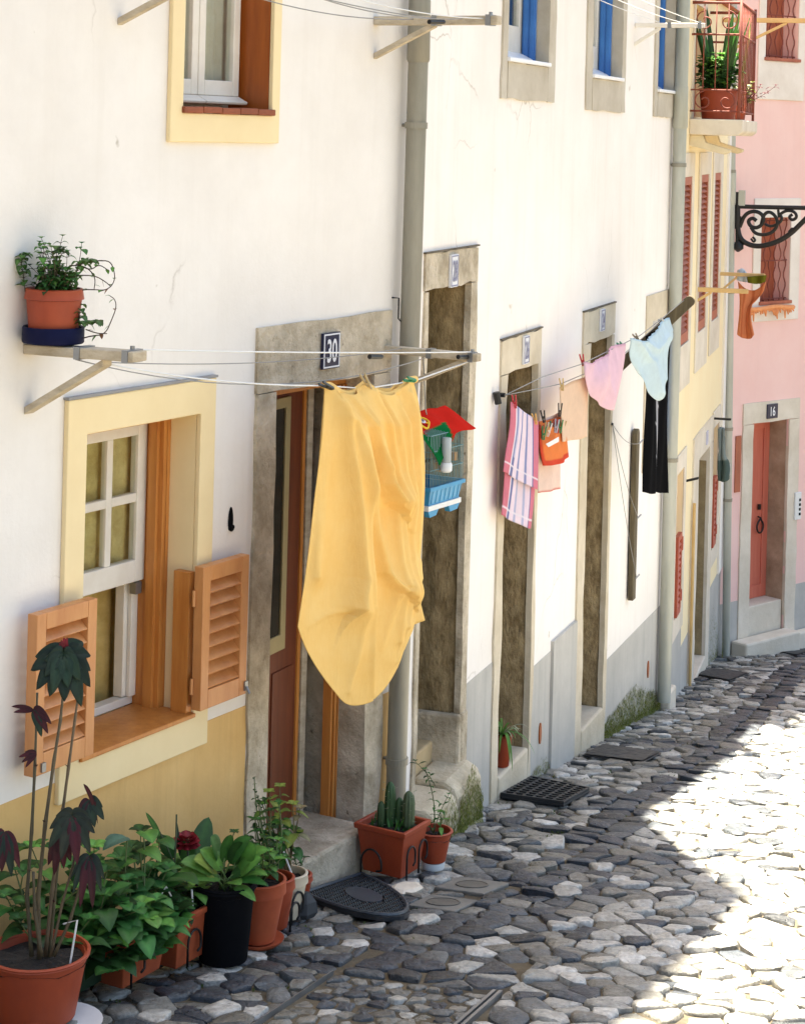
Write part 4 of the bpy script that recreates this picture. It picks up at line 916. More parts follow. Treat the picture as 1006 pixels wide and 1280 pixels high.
sheet(m, W1, YO-.005, [(506, 700), (527, 712)], [(510, 792), (520, 786), (534, 776)], [(506, 700), (510, 792)], [(527, 712), (529, 745), (534, 776)], 14, 20, lambda u, v, x, y: .012*math.sin(u*5+v*2)-.02)
b_ = MB()
sheet(b_, W1, YO-.016, [(406, 481), (424, 486), (438, 488), (457, 478), (484, 488), (508, 474), (519, 473)], [(398, 620), (450, 640), (529, 620)], [(406, 481), (398, 620)], [(519, 473), (529, 620)], 60, 30, lambda u, v, x, y: .01*math.sin(u*30)-.01*v)
m.v += b_.v; m.f += [tuple(len(m.c)+i for i in q) for q in b_.f]; m.c += b_.c
mk('cloth', m, M['yellowcloth'], yt, smooth=True, sol=.003)
tp = smooth_poly([(406, 481), (413, 481), (424, 490), (438, 494), (450, 483), (457, 478), (466, 488), (484, 495), (500, 487), (508, 475), (519, 473)])
m = MB(); m.tube([W1.hp(x, y+1, YO) for x, y in tp], .015, 10); mk('hem', m, M['yellowcloth'], yt, smooth=True)

def sheet_thing(name, label, cat, f, o, top, bot, left, right, nu, nv, ofn, cfn, mat='cloth', sol=.003, group=None, extra=None):
    m = MB(); sheet(m, f, o, top, bot, left, right, nu, nv, ofn, cfn)
    if extra: extra(m)
    c = f.hp(top[0][0], top[0][1], o); ob = mk(name, m, M[mat], None, c, smooth=True, sol=sol); return prop(ob, label, cat, group)
wave = lambda a, k, ph=0, b=.5: (lambda u, v, x, y: a*math.sin(k*u+ph+v*1.3)*(b+v*(1-b)))
ST = [(0, .17, A(228, 134, 150)), (.17, .22, A(250, 236, 244)), (.22, .33, A(126, 130, 176)), (.33, .46, A(252, 232, 242)), (.46, .50, A(150, 156, 200)), (.50, .63, A(252, 232, 240)), (.63, .67, A(150, 156, 200)), (.67, .80, A(250, 228, 240)), (.80, .84, A(130, 134, 180)), (.84, 1.01, A(230, 136, 154))]
def stripes(lo):
    def c(u, v, x, y):
        for a, b, q in ST:
            if a <= u < b:
                if a == .22 and not lo and v < .72: q = A(206, 206, 232) if u > .28 else A(150, 152, 190)
                if lo and a in (.46, .63): q = A(196, 196, 224)
                if abs(v-.86) < .012: q = A(252, 240, 246)
                return q
        return ST[-1][2]
    return c
def towel_back(m): sheet(m, LB, .012, [(632, 560), (669, 580)], [(624, 643), (634, 648), (646, 654), (656, 660), (665, 661)], [(632, 560), (629, 600), (624, 643)], [(669, 580), (668, 620), (665, 661)], 64, 40, wave(.012, 9), stripes(1))
sheet_thing('striped_towel', 'pink and white striped towel folded over the washing line beside door 26', 'towel', LB, .035, [(638, 502), (645, 508), (658, 516), (671, 526)], [(626, 589), (637, 594), (650, 601), (660, 608), (671, 612)],
 [(638, 502), (637, 530), (631, 560), (626, 589)], [(671, 526), (671, 570), (671, 612)], 64, 50, wave(.012, 8), stripes(0), extra=towel_back)
ob = sheet_thing('peach_cloth', 'pale peach cloth hanging behind the orange peg bag', 'cloth', LB, -.015, [(671, 528), (700, 515)], [(671, 616), (684, 615), (699, 611)], [(671, 528), (671, 616)], [(700, 515), (699, 611)], 24, 30, wave(.006, 12), lambda u, v, x, y: A(228, 120, 110) if v > .985 else A(252, 224, 208))
OR = thing('peg_bag', 'orange cloth peg bag full of clothes pegs on the washing line', 'peg bag', LB.hp(674, 530, .03))
m = MB(); sheet(m, LB, .03, [(673, 537), (685, 535), (704, 529)], [(678, 582), (690, 581), (709, 571)], [(673, 537), (674, 560), (678, 582)], [(704, 529), (707, 550), (709, 571)], 26, 26, lambda u, v, x, y: .03*math.sin(PI*u)*v+.006*math.sin(14*u), lambda u, v, x, y: A(226, 84, 62) if v > .86 or u < .08 else A(246, 142, 82))
sheet(m, LB, .0, [(673, 527), (690, 524), (704, 519)], [(678, 580), (690, 579), (709, 569)], [(673, 527), (674, 560), (678, 580)], [(704, 519), (707, 550), (709, 569)], 12, 12, None, lambda u, v, x, y: A(238, 132, 76)); mk('bag', m, M['cloth'], OR, smooth=True, sol=.003)
m = MB(); sheet(m, LB, .070, [(682, 555), (698, 546)], [(685, 559), (698, 552)], [(682, 555), (685, 559)], [(698, 546), (698, 552)], 4, 3); m.col = None; mk('white_tag', m, M['white'], OR, sol=.002)
PC = [A(196, 60, 60), A(60, 140, 84), A(200, 170, 120), A(236, 230, 220), A(150, 130, 160), A(70, 150, 120), A(205, 120, 110), A(190, 190, 200)]
q_ = random.Random(3); m = MB()
def peg_mb(m, c, d, L, col, open_=.006):
    d = Vector(d).normalized(); sd = d.cross(Vector((.3, 1, .1))).normalized(); n = d.cross(sd); m.col = col
    for sg in (-1, 1):
        a, b = c+sd*sg*.004, c+d*L+sd*sg*(.004+open_); w = n*.005; h = sd*.003
        m.hexa([a-w-h, a+w-h, a+w+h, a-w+h, b-w-h, b+w-h, b+w+h, b-w+h])
    m.tube([c+d*L*.42-n*.007, c+d*L*.42+n*.007], .0045, 6); m.col = None
for k in range(11): peg_mb(m, LB.hp(676+2.6*k, 550-.9*k+q_.uniform(-3, 3), .035+.02*math.sin(k)), (q_.uniform(-.2, .2), q_.uniform(-.2, .2), 1), .075, PC[k % 8])
mk('pegs', m, M['pegwood'] if 'pegwood' in M else M.setdefault('pegwood', toned('peg_plastic', .5, 30, .15, .05)), OR)
sheet_thing('beige_cloth', 'plain beige cloth hanging flat between the peg bag and the pink underwear', 'cloth', LB, .035, [(699, 484), (710, 479), (722, 474), (735, 469)], [(701, 552), (712, 551), (734, 546)], [(699, 484), (701, 552)], [(735, 469), (735, 546)], 26, 34, wave(.008, 10), lambda u, v, x, y: A(244, 212, 184) if v > .04 else A(232, 196, 164))
def pink(u, v, x, y): return A(238, 190, 206) if v < .05 else A(248, 210, 222)
sheet_thing('pink_underwear', 'pale pink underpants pegged on the washing line by a red and a green peg', 'underwear', LA, .01, [(729, 452), (740, 455), (752, 447), (765, 433), (778, 429)], [(738, 494), (748, 505), (758, 513), (768, 512)], [(729, 452), (727, 470), (738, 494)], [(778, 429), (778, 460), (775, 488), (768, 512)], 40, 40,
 lambda u, v, x, y: .014*math.sin(u*14+v*4)*(1-v*.5)+.03*math.sin(PI*u)*math.sin(PI*v)+.005*math.sin(u*70)*(1-v)**3+.02*math.exp(-((u-.35-.5*v)/.07)**2)*v, pink)
def blu(u, v, x, y): return A(196, 222, 236) if v < .04 else A(214, 234, 242)
sheet_thing('blue_underwear', 'pale blue underpants hanging at the top of the line below the dark arm', 'underwear', LA, .012, [(783, 422), (797, 427), (812, 420), (824, 402), (836, 397)], [(797, 467), (808, 488), (815, 499), (822, 502), (833, 474)], [(783, 422), (785, 449), (797, 467)], [(836, 397), (841, 420), (834, 434), (833, 474)], 44, 44,
 lambda u, v, x, y: ridge(x, y, [(788, 425), (812, 452), (820, 490)], .03, 10, 14)+ridge(x, y, [(800, 425), (815, 436), (832, 420)], .025, 8, 12)+.01*math.sin(u*12)+.005*math.sin(u*70)*(1-v)**3, blu)
def trou(u, v, x, y): return A(190, 190, 196) if abs(u-.5-.008*math.sin(v*30)) < .035 and v > .05 else (.006, .006, .007)
sheet_thing('black_trousers', 'black trousers with a pale side stripe hanging behind the blue underpants', 'trousers', LA, -.075, [(807, 420), (820, 412), (836, 405)], [(803, 615), (811, 618), (819, 614), (826, 617), (833, 616)], [(807, 420), (807, 500), (803, 615)], [(836, 405), (834, 500), (834, 616)], 36, 60,
 lambda u, v, x, y: .02*math.sin(2*PI*u)*v+.006*math.sin(u*20+v*6), trou, sol=.006)
# pegs
PG = 'clothes pegs on the washing lines'
def peg(px, f, o, d, col, label, L=.075):
    c = f.hp(px[0], px[1], o); m = MB(); peg_mb(m, c, d, L, col); ob = mk('clothes_peg', m, M['pegwood'], None, c); prop(ob, label, 'clothes peg', PG)
sv = lambda f, a, b: (f.d[0]*a, f.d[1]*a, b)
peg((729, 457), LA, .0, sv(LA, -.55, 1), A(190, 30, 44), 'red clothes peg on the left corner of the pink underpants')
peg((778, 432), LA, .0, sv(LA, -1.0, .32), A(20, 130, 90), 'green clothes peg on the right corner of the pink underpants')
peg((797, 424), LA, .0, sv(LA, -1, .55), A(170, 150, 120), 'wooden clothes peg on the left corner of the blue underpants')
peg((829, 402), LA, .0, sv(LA, -1, .3), A(200, 196, 186), 'pale clothes peg on the right corner of the blue underpants')
peg((703, 488), LB, .045, sv(LB, -.45, 1), A(216, 186, 130), 'wooden clothes peg at the top of the beige cloth')
peg((644, 510), LB, .045, sv(LB, -.4, 1), A(196, 50, 60), 'red clothes peg on the striped towel')
peg((670, 530), LB, .045, sv(LB, -.6, .8), A(222, 170, 96), 'orange tinted wooden clothes peg left of the peg bag')
peg((680, 528), LB, .045, sv(LB, -.5, 1), (.03, .025, .02), 'dark clothes peg on top of the peg bag')
peg((699, 521), LB, .045, sv(LB, .1, 1), (.06, .045, .03), 'dark brown clothes peg at the right of the peg bag')
peg((416, 486), W1, YO+.03, sv(W1, -.9, .32), (.03, .03, .03), 'dark clothes peg on the left corner of the yellow cloth', .09)
peg((463, 486), W1, YO+.03, sv(W1, -.6, .6), A(180, 160, 120), 'wooden clothes peg in the middle of the yellow cloth', .09)
peg((519, 476), W1, YO+.03, sv(W1, -1, .2), A(30, 130, 80), 'green clothes peg on the right corner of the yellow cloth', .08)
# far washing
m = MB(); V3 = W3.cross(3.07); fo = 0.0
sheet_thing('orange_garment', 'orange garment knotted over the tan bracket in front of the pink house', 'garment', V3, -.03, [(922, 352), (932, 362), (944, 364), (957, 352)], [(921, 418), (930, 424), (938, 424), (942, 418)], [(922, 352), (925, 380), (921, 418)], [(957, 352), (953, 368), (940, 374), (937, 395), (942, 418)], 24, 36, lambda u, v, x, y: .03*math.sin(u*9)*(.4+v*.6), lambda u, v, x, y: A(236, 150, 104) if math.sin(u*20) > -.4 else A(210, 118, 76), sol=.006)
sheet_thing('green_cloth', 'small olive green cloth draped on the tan bracket above the orange garment', 'cloth', V3, .04, [(934, 346), (946, 345), (957, 344)], [(935, 353), (946, 356), (955, 352)], [(934, 346), (935, 353)], [(957, 344), (955, 352)], 12, 8, lambda u, v, x, y: .02*math.sin(u*9), lambda u, v, x, y: A(120, 118, 40), sol=.02)
sheet_thing('pale_cloth', 'pale blue and white cloth bunched beside the orange garment', 'cloth', V3, -.06, [(922, 338), (928, 334), (934, 346)], [(921, 350), (928, 353), (934, 352)], [(922, 338), (921, 350)], [(934, 346), (934, 352)], 10, 8, lambda u, v, x, y: .02*math.sin(u*9), lambda u, v, x, y: A(214, 226, 236), sol=.02)
m = MB(); q = random.Random(8)
m.tube([W4.p(.22+.09*i, .06, -1.575-.008*math.sin(i)) for i in range(9)], .022, 6)
for k in range(26): s = .24+.7*k/26; L = q.uniform(.04, .10)*(1.1 if k % 7 < 4 else .5); m.tube([W4.p(s, .06, -1.58), W4.p(s+q.uniform(-.02, .02), .07, -1.58-L)], .014, 5, .006)
prop(mk('fringed_scarf', m, surf('orange_fringe', A(248, 172, 116), A(236, 150, 92), .9, 20), None, W4.p(.6, .06, -1.58), smooth=True), 'orange fringed scarf strung along the sill of the pink house window', 'scarf')
V9 = W3.cross(2.85)
sheet_thing('grey_rag', 'grey green rag hanging down in front of the far yellow house window', 'rag', V9, .0, [(898, 536), (901, 533), (905, 537)], [(898, 601), (904, 603), (910, 599)], [(898, 536), (899, 560), (897, 575), (898, 601)], [(905, 537), (904, 570), (911, 578), (910, 599)], 14, 30, lambda u, v, x, y: .02*math.sin(u*8+v*3), lambda u, v, x, y: A(150, 160, 156) if v < .6 else A(96, 112, 106), sol=.02)

# ================================================================ bird cage and flag
CF = W1; c0, c1, k0, k1, zt, zb = -.283, .005, .10, .30, -1.262, -1.60
bc = thing('bird_cage', 'small wire bird cage with sky blue tray hanging beside the yellow cloth', 'bird cage', CF.p(-.14, .2, zt))
m = MB(); e = .022
def ringbox(mm, z, ex, ez): frame_z = [(c0-ex, c1+ex, k0-ex, k1+ex)]; a, b, c, d = frame_z[0]; mm.box(CF, a, b, d-.012, d, z, z+ez); mm.box(CF, a, b, c, c+.012, z, z+ez); mm.box(CF, a, a+.012, c+.012, d-.012, z, z+ez); mm.box(CF, b-.012, b, c+.012, d-.012, z, z+ez)
zr = -1.548
m.box(CF, c0+.01, c1-.01, k0+.01, k1-.01, -1.612, -1.602)
m.hexa([CF.p(c0+.012, k1-.012, -1.612), CF.p(c1-.012, k1-.012, -1.612), CF.p(c1, k1, zr), CF.p(c0, k1, zr), CF.p(c0+.018, k1-.02, -1.612), CF.p(c1-.018, k1-.02, -1.612), CF.p(c1-.006, k1-.008, zr), CF.p(c0+.006, k1-.008, zr)])
m.hexa([CF.p(c0+.012, k0+.012, -1.612), CF.p(c1-.012, k0+.012, -1.612), CF.p(c1, k0, zr), CF.p(c0, k0, zr), CF.p(c0+.018, k0+.02, -1.612), CF.p(c1-.018, k0+.02, -1.612), CF.p(c1-.006, k0+.008, zr), CF.p(c0+.006, k0+.008, zr)])
for s, sg in ((c0, 1), (c1, -1)): m.hexa([CF.p(s+sg*.012, k1-.012, -1.612), CF.p(s+sg*.012, k0+.012, -1.612), CF.p(s, k0, zr), CF.p(s, k1, zr), CF.p(s+sg*.02, k1-.012, -1.612), CF.p(s+sg*.02, k0+.012, -1.612), CF.p(s+sg*.008, k0, zr), CF.p(s+sg*.008, k1, zr)])
ringbox(m, zr+.001, .010, .016)
for k in range(7): s = c0+.03+(c1-c0-.06)*k/6; m.hexa([CF.p(s-.002, k1+.002, zr), CF.p(s+.002, k1+.002, zr), CF.p(s+.002, k1-.008, -1.606), CF.p(s-.002, k1-.008, -1.606), CF.p(s-.002, k1-.004, zr), CF.p(s+.002, k1-.004, zr), CF.p(s+.002, k1-.016, -1.606), CF.p(s-.002, k1-.016, -1.606)])
mk('tray', m, M['blueplast'], bc)
m = MB(); m.box(CF, c0+.0, c1-.0, k1-.03, k1-.004, -1.634, -1.6125); mk('drawer', m, M['white'], bc)
m = MB()
for a, b in ((c0+.0, c0+.09), (c1-.11, c1-.01)): m.plate(CF, [(a, -1.6345), (b, -1.6345), (b-.02, -1.658), (a+.015, -1.662)], k1-.03, k1-.005)
mk('tray_feet', m, M['blueplast'], bc)
m = MB(); w = .0021
for k in range(23): s = c0+(c1-c0)*k/22; m.tube([CF.p(s, k1, zr), CF.p(s, k1, zt-.05), CF.p(s, (k0+k1)/2, zt), CF.p(s, k0, zt-.05), CF.p(s, k0, zr)], w, 4)
for k in range(1, 14): o = k0+(k1-k0)*k/14; h_ = zt-.05+.05*(1-abs(o-(k0+k1)/2)/((k1-k0)/2)); [m.tube([CF.p(s, o, zr), CF.p(s, o, h_)], w, 4) for s in (c0, c1)]
for z in (-1.46, -1.38, -1.31): m.tube([CF.p(c0, k0, z), CF.p(c1, k0, z), CF.p(c1, k1, z), CF.p(c0, k1, z), CF.p(c0, k0, z)], .0022, 4)
mk('wire_bars', m, M['cagewire'], bc)
m = MB(); m.tube([CF.p(c0, .24, -1.43), CF.p(c1, .24, -1.43)], .006, 6); m.tube([CF.p(c0, .15, -1.46), CF.p(c1, .15, -1.46)], .006, 6); mk('perch', m, M['oldwood'], bc)
m = MB()
for s, o, z in ((c1-.03, .25, -1.43), (c0+.10, .27, -1.455)): m.box(CF, s-.014, s+.014, o, o+.03, z-.018, z+.018)
mk('perch_holder', m, M['orangeplast'], bc)
fd = CF.hp(557, 560, k1+.02); sF, oF = CF.so(fd); cc = CF.p(sF, k1+.024, -1.43)
m = MB(); m.lathe(cc, [(.021, 0), (.021, .10), (.018, .106)], 16); mk('feeder_tube', m, M['milky'] if 'milky' in M else M.setdefault('milky', plain('milky_plastic', (.42, .45, .44), .25)), bc, smooth=True, ang=40)
m = MB(); m.lathe(cc+Vector((0, 0, -.042)), [(.020, 0), (.026, .006), (.026, .034), (.022, .041)], 16); mk('feeder_cup', m, M['white'], bc, smooth=True, ang=40)
m = MB(); m.tube([CF.p(-.14, .2, zt), CF.p(-.16, .2, zt+.04), CF.p(-.19, .2, -1.02), CF.p(-.194, .2, -.98)], .003, 5); mk('hanging_hook', m, M['steel'], bc)
UPV = Vector((0, 0, 1))
fl = thing('national_flag', 'red and green flag with yellow emblem draped over the top of the bird cage', 'flag', CF.p(-.14, .2, zt+.01))
def flagpt(u, v):                                     # u along the ridge of the cage, v down its front slope
    s = c0-.05+(c1-c0+.115)*u; o = .17+.155*v; z = zt+.034-.085*v+.003*math.sin(u*13+v*5)
    if u < .52: z -= .12*max(0, v-.5)*(1-abs(u-.22)/.30)*2.2
    return CF.p(s+.01*v*u, o+.004*math.sin(u*17), z)
m = MB(); nu, nv = 44, 26; cs = []
for j in range(nv):
    for i in range(nu): u, v = i/(nu-1), j/(nv-1); cs.append(A(12, 116, 58) if u < .66-.40*(v-.5) and v > .62-.12*u else A(226, 44, 32))
m.grid([[flagpt(i/(nu-1), j/(nv-1)) for i in range(nu)] for j in range(nv)], nu, nv); m.c = cs
b_ = MB(); b_.grid([[flagpt(i/20, 0)-Vector((CF.n[0], CF.n[1], 0))*.16*j/6-UPV*.09*(j/6)**1.2 for i in range(21)] for j in range(7)], 21, 7); k_ = len(m.c); m.v += b_.v; m.f += [tuple(k_+i for i in q) for q in b_.f]; m.c += [A(226, 44, 32)]*len(b_.v)
mk('flag_cloth', m, M['cloth'], fl, smooth=True, sol=.002)
m = MB(); e0 = (.17, .36)
P = lambda a, r: flagpt(e0[0]+r*math.cos(a)*.8, e0[1]+r*math.sin(a)*1.1)+Vector((CF.n[0]*.012, CF.n[1]*.012, .006))
m.tube([P(2*PI*i/24, .17) for i in range(25)], .0045, 6); m.tube([P(PI*.25, .15), P(PI*1.25, .15)], .003, 5); m.tube([P(PI*.75, .15), P(PI*1.75, .15)], .003, 5); mk('emblem_ring', m, M['yellowpaint'] if 'yellowpaint' in M else M.setdefault('yellowpaint', plain('emblem_yellow', A(250, 206, 40), .7)), fl)
m = MB(); m.add([P(2*PI*k/12, .085)+Vector((CF.n[0]*.004, CF.n[1]*.004, .004)) for k in range(12)], [tuple(range(12))]); mk('emblem_shield', m, M['white'], fl)
m = MB(); m.add([P(2*PI*k/12, .04)+Vector((CF.n[0]*.007, CF.n[1]*.007, .007)) for k in range(12)], [tuple(range(12))]); mk('emblem_centre', m, M['navyenamel'], fl)

# ================================================================ street lamp bracket
LV = W3.cross(3.80); l0 = W3.p(3.80, .05, -.7)
lb = thing('lamp_bracket', 'black wrought iron lamp bracket with scrolls at the corner of the pink house', 'lamp bracket', l0)
tp_ = lambda pts, r, mm: mm.tube([LV.hp(x, y) for x, y in pts], r, 8)
m = MB(); tp_([(920, 258), (960, 259), (1012, 260), (1040, 261)], .020, m); tp_([(921, 256), (921, 286)], .028, m); mk('bar', m, M['iron'], lb, smooth=True, ang=50)
m = MB(); tp_(smooth_poly([(923, 270), (921, 285), (925, 300), (938, 307), (952, 308), (972, 302), (988, 292), (1000, 280), (1012, 268), (1025, 262)], 3), .024, m)
def spiral(cx, cy, r, a0, turns, w, sg=1, n=34): tp_([(cx+r*(1-.8*i/n)*math.cos(a0+sg*2*PI*turns*i/n), cy+r*(1-.8*i/n)*math.sin(a0+sg*2*PI*turns*i/n)) for i in range(n+1)], w, m)
tp_(smooth_poly([(924, 284), (930, 268), (942, 263), (953, 268), (954, 278), (947, 285), (938, 284), (934, 276), (940, 272), (945, 276)], 3), .018, m)
tp_(smooth_poly([(938, 284), (943, 292), (955, 294), (966, 290), (972, 280), (969, 270), (961, 264), (954, 268), (951, 280)], 3), .016, m)
tp_(smooth_poly([(974, 268), (982, 263), (992, 264), (996, 271), (990, 276), (985, 271), (990, 268)], 3), .014, m)
tp_(smooth_poly([(955, 280), (964, 284), (978, 276), (974, 266)], 3), .013, m); tp_(smooth_poly([(940, 296), (944, 300), (941, 303), (938, 298)], 2), .010, m)
tp_(smooth_poly([(985, 290), (990, 284), (994, 290)], 2), .009, m); tp_([(972, 262), (973, 272)], .012, m); mk('scrollwork', m, M['iron'], lb, smooth=True, ang=60)
m = MB(); tp_([(921, 240), (921, 312)], .018, m); c = LV.hp(922, 308, 0); m.lathe(c-Vector((0, 0, .05)), [(.01, 0), (.05, .03), (.05, .07), (.01, .11)], 14); mk('wall_mount', m, M['iron'], lb, smooth=True, ang=50)
m = MB(); c = LV.hp(924, 246, 0); m.box(LV, LV.so(c)[0]-.01, LV.so(c)[0]+.05, -.02, .02, c.z-.08, c.z+.06); mk('junction_box', m, M['zincpale'], lb)

# ================================================================ doormats
MG = 'black rubber doormats'
def quadmat(px, label, th, hole=None, name='doormat'):
    c = [G(*q) for q in px]; up = Vector((0, 0, 1)); mid = (c[0]+c[1]+c[2]+c[3])/4
    t = thing(name, label, 'doormat', mid, MG)
    B = lambda u, v, dz: c[0]*(1-u)*(1-v)+c[1]*u*(1-v)+c[2]*u*v+c[3]*(1-u)*v+up*dz
    m = MB(); m.hexa([B(0, 0, .004), B(1, 0, .004), B(1, 1, .004), B(0, 1, .004), B(0, 0, th*.5), B(1, 0, th*.5), B(1, 1, th*.5), B(0, 1, th*.5)]); mk('base', m, M['rubber'], t, bev=.003)
    m = MB()
    if hole:
        n1, n2 = hole; w = .28/n1; w2 = .28/n2
        for k in range(n1+1): u = k/n1*(1-w)+w/2; m.hexa([B(u-w/2, 0, th*.5), B(u+w/2, 0, th*.5), B(u+w/2, 1, th*.5), B(u-w/2, 1, th*.5), B(u-w/2, 0, th), B(u+w/2, 0, th), B(u+w/2, 1, th), B(u-w/2, 1, th)])
        for k in range(n2+1): v = k/n2*(1-w2)+w2/2; m.hexa([B(.001, v-w2/2, th*.5), B(.999, v-w2/2, th*.5), B(.999, v+w2/2, th*.5), B(.001, v+w2/2, th*.5), B(.001, v-w2/2, th-.002), B(.999, v-w2/2, th-.002), B(.999, v+w2/2, th-.002), B(.001, v+w2/2, th-.002)])
    else:
        P = [[B(.02+.96*i/20, .02+.96*j/20, th*.5+.006+R.uniform(0, .004)) for i in range(21)] for j in range(21)]; m.grid(P, 21, 21)
    mk('tread', m, M['rubber'], t, bev=.002 if hole else 0)
quadmat([(625, 999), (663, 977), (736, 992), (704, 1010)], 'thick black rubber mat with a honeycomb of holes below door 26', .035, (9, 6))
quadmat([(727, 946), (752, 933), (826, 943), (803, 955)], 'flat plain black mat below door 24', .022)
quadmat([(868, 845), (889, 837), (936, 843), (912, 853)], 'small dark mat below the door of the yellow house', .024)
quadmat([(944, 812), (982, 806), (1024, 811), (996, 821)], 'dark mat in front of the step of pink house door 16', .024)
hm = thing('doormat', 'half round black rubber mat with oval medallion below door 30', 'doormat', G(450, 1122), MG)
c0_, c1_ = G(378, 1124), G(453, 1099); cx_ = (c0_+c1_)/2; ax = (c1_-c0_)/2; ay = G(505, 1151)-cx_; n = 28
def HP(u, a, dz): q = cx_+ax*(u*math.cos(a))+ay*(u*math.sin(a)); return Vector((q.x, q.y, gz(q.y)+dz))
m = MB(); N = n+1; arc = [PI*i/n for i in range(n+1)]
m.add([HP(1, a, .022) for a in arc]+[HP(1, a, .004) for a in arc], [tuple(range(N))]+[(i, N+i, N+(i+1) % N, (i+1) % N) for i in range(N)]); mk('base', m, M['rubber'], hm)
m = MB(); loop = [HP(.965, a, .026) for a in arc]; m.tube(loop+[loop[0]], .008, 6); mk('border', m, M['rubberedge'] if 'rubberedge' in M else M.setdefault('rubberedge', plain('worn_rubber', (.05, .062, .075), .4)), hm)
m = MB()
for i in range(-14, 15):
    for j in range(1, 15):
        u, v = i/15+(.033 if j % 2 else 0), j/15.5
        if u*u+v*v > .86 or ((u-.06)/.36)**2+((v-.42)/.24)**2 < 1: continue
        q = cx_+ax*u+ay*v; q.z = gz(q.y)+.022; a_, b_2 = ax*.026, ay*.020; z_ = Vector((0, 0, .009))
        m.hexa([q-a_-b_2, q+a_-b_2, q+a_+b_2, q-a_+b_2, q-a_*.6-b_2*.6+z_, q+a_*.6-b_2*.6+z_, q+a_*.6+b_2*.6+z_, q-a_*.6+b_2*.6+z_])
mk('tread', m, M['rubber'], hm)
m = MB(); me_ = [HP(0, 0, 0)]; oc = cx_+ax*.06+ay*.42
el = [oc+ax*(.34*math.cos(2*PI*k/28))+ay*(.22*math.sin(2*PI*k/28)) for k in range(28)]
for q in el: q.z = gz(q.y)+.029
m.add(el+[Vector((q.x, q.y, q.z-.01)) for q in el], [tuple(range(28))]+[(i, 28+i, 28+(i+1) % 28, (i+1) % 28) for i in range(28)]); mk('medallion', m, M['rubberedge'], hm)

# ================================================================ potted plants
UP = Vector((0, 0, 1))
DG, MG_, LG, YG = (.024, .068, .016), (.046, .145, .030), (.11, .26, .05), (.24, .30, .06)
q = random.Random(21)
def jit(c, k=.25): r = 1+q.uniform(-k, k); return tuple(x*r*(1+q.uniform(-.08, .08)) for x in c)
def round_pot(t, c, rt, rb, h, mat, band=True, soil=True):
    m = MB(); hb = h*.78 if band else h*.94; rr = rb+(rt-rb)*.86
    m.lathe(c, [(.004, .001), (rb*.9, 0), (rb, .004), (rr*.97, hb-.004), (rr*.97, hb), (rr*.92, hb), (rb*.9, .02)], 36, close=False)
    p = mk('pot', m, mat, t, smooth=True, ang=40)
    m = MB(); m.lathe(c, [(rr*.96, hb+.0005), (rr+.005, hb+.002), (rt-.002, h-.008), (rt, h-.003), (rt-.004, h), (rt-.011, h), (rt-.013, h-.006), (rr*.93, h-.035)], 36, close=False); mk('rim', m, mat, p, smooth=True, ang=40)
    if soil:
        m = MB(); n = 26; m.add([c+Vector((rr*.97*k*math.cos(2*PI*i/n), rr*.97*k*math.sin(2*PI*i/n), h-.03+q.uniform(-.006, .006)+.008*(1-k))) for k in (1, .7, .4) for i in range(n)]+[c+UP*(h-.02)], [(k*n+i, k*n+(i+1) % n, (k+1)*n+(i+1) % n, (k+1)*n+i) for k in range(2) for i in range(n)]+[(2*n+i, 2*n+(i+1) % n, 3*n) for i in range(n)])
        mk('soil', m, M['soil'], t)
    return p
def box_pot(t, f, s0, s1, o0, o1, z, h, mat, tap=.018, hooks=()):
    m = MB(); w = .012
    def ring(e, z_): return [f.p(s0-e, o1+e, z_), f.p(s1+e, o1+e, z_), f.p(s1+e, o0-e, z_), f.p(s0-e, o0-e, z_)]
    R0, R1, R2, R3, R4, R5 = ring(-tap, z), ring(0, z+h*.88), ring(.010, z+h*.885), ring(.012, z+h), ring(-w*.4, z+h), ring(-w, z+h*.86)
    m.add(R0+R1+R2+R3+R4+R5, [(3, 2, 1, 0)]+[(k*4+i, k*4+(i+1) % 4, (k+1)*4+(i+1) % 4, (k+1)*4+i) for k in range(5) for i in range(4)])
    p = mk('pot', m, mat, t, bev=.004)
    m = MB(); N = 8; m.grid([[f.p(s0+w*.8+(s1-s0-1.6*w)*i/N, o0+w*.8+(o1-o0-1.6*w)*j/N, z+h*.88+q.uniform(-.006, .008)) for i in range(N+1)] for j in range(N+1)], N+1, N+1); mk('soil', m, M['soil'], t)
    return p
def hook(t, f, s, o, z, h, w, along=True):
    m = MB(); pts = []
    for i in range(15):
        a = PI*i/14; pts.append((-w/2*math.cos(a), h*.55+w*.6*math.sin(a)))
    pts = [(-w/2, 0)]+pts+[(w/2, h*.35), (w*.25, h*.28)]
    m.tube([(f.p(s+u, o, z+v) if along else f.p(s, o+u, z+v)) for u, v in pts], .0045, 6)
    mk('wire_hook', m, M['iron'], t, smooth=True)
def stick(t, pts, name='wire_support', r=.0035): m = MB(); m.tube(pts, r, 6); mk(name, m, M['wirewhite'], t)
def curve(a, b, bow, n=9, side=None):
    a, b = Vector(a), Vector(b); s = Vector(side) if side else Vector((q.uniform(-1, 1), q.uniform(-1, 1), 0)); s = s.normalized() if s.length else s
    return [a+(b-a)*i/n+s*bow*math.sin(PI*i/n) for i in range(n+1)]
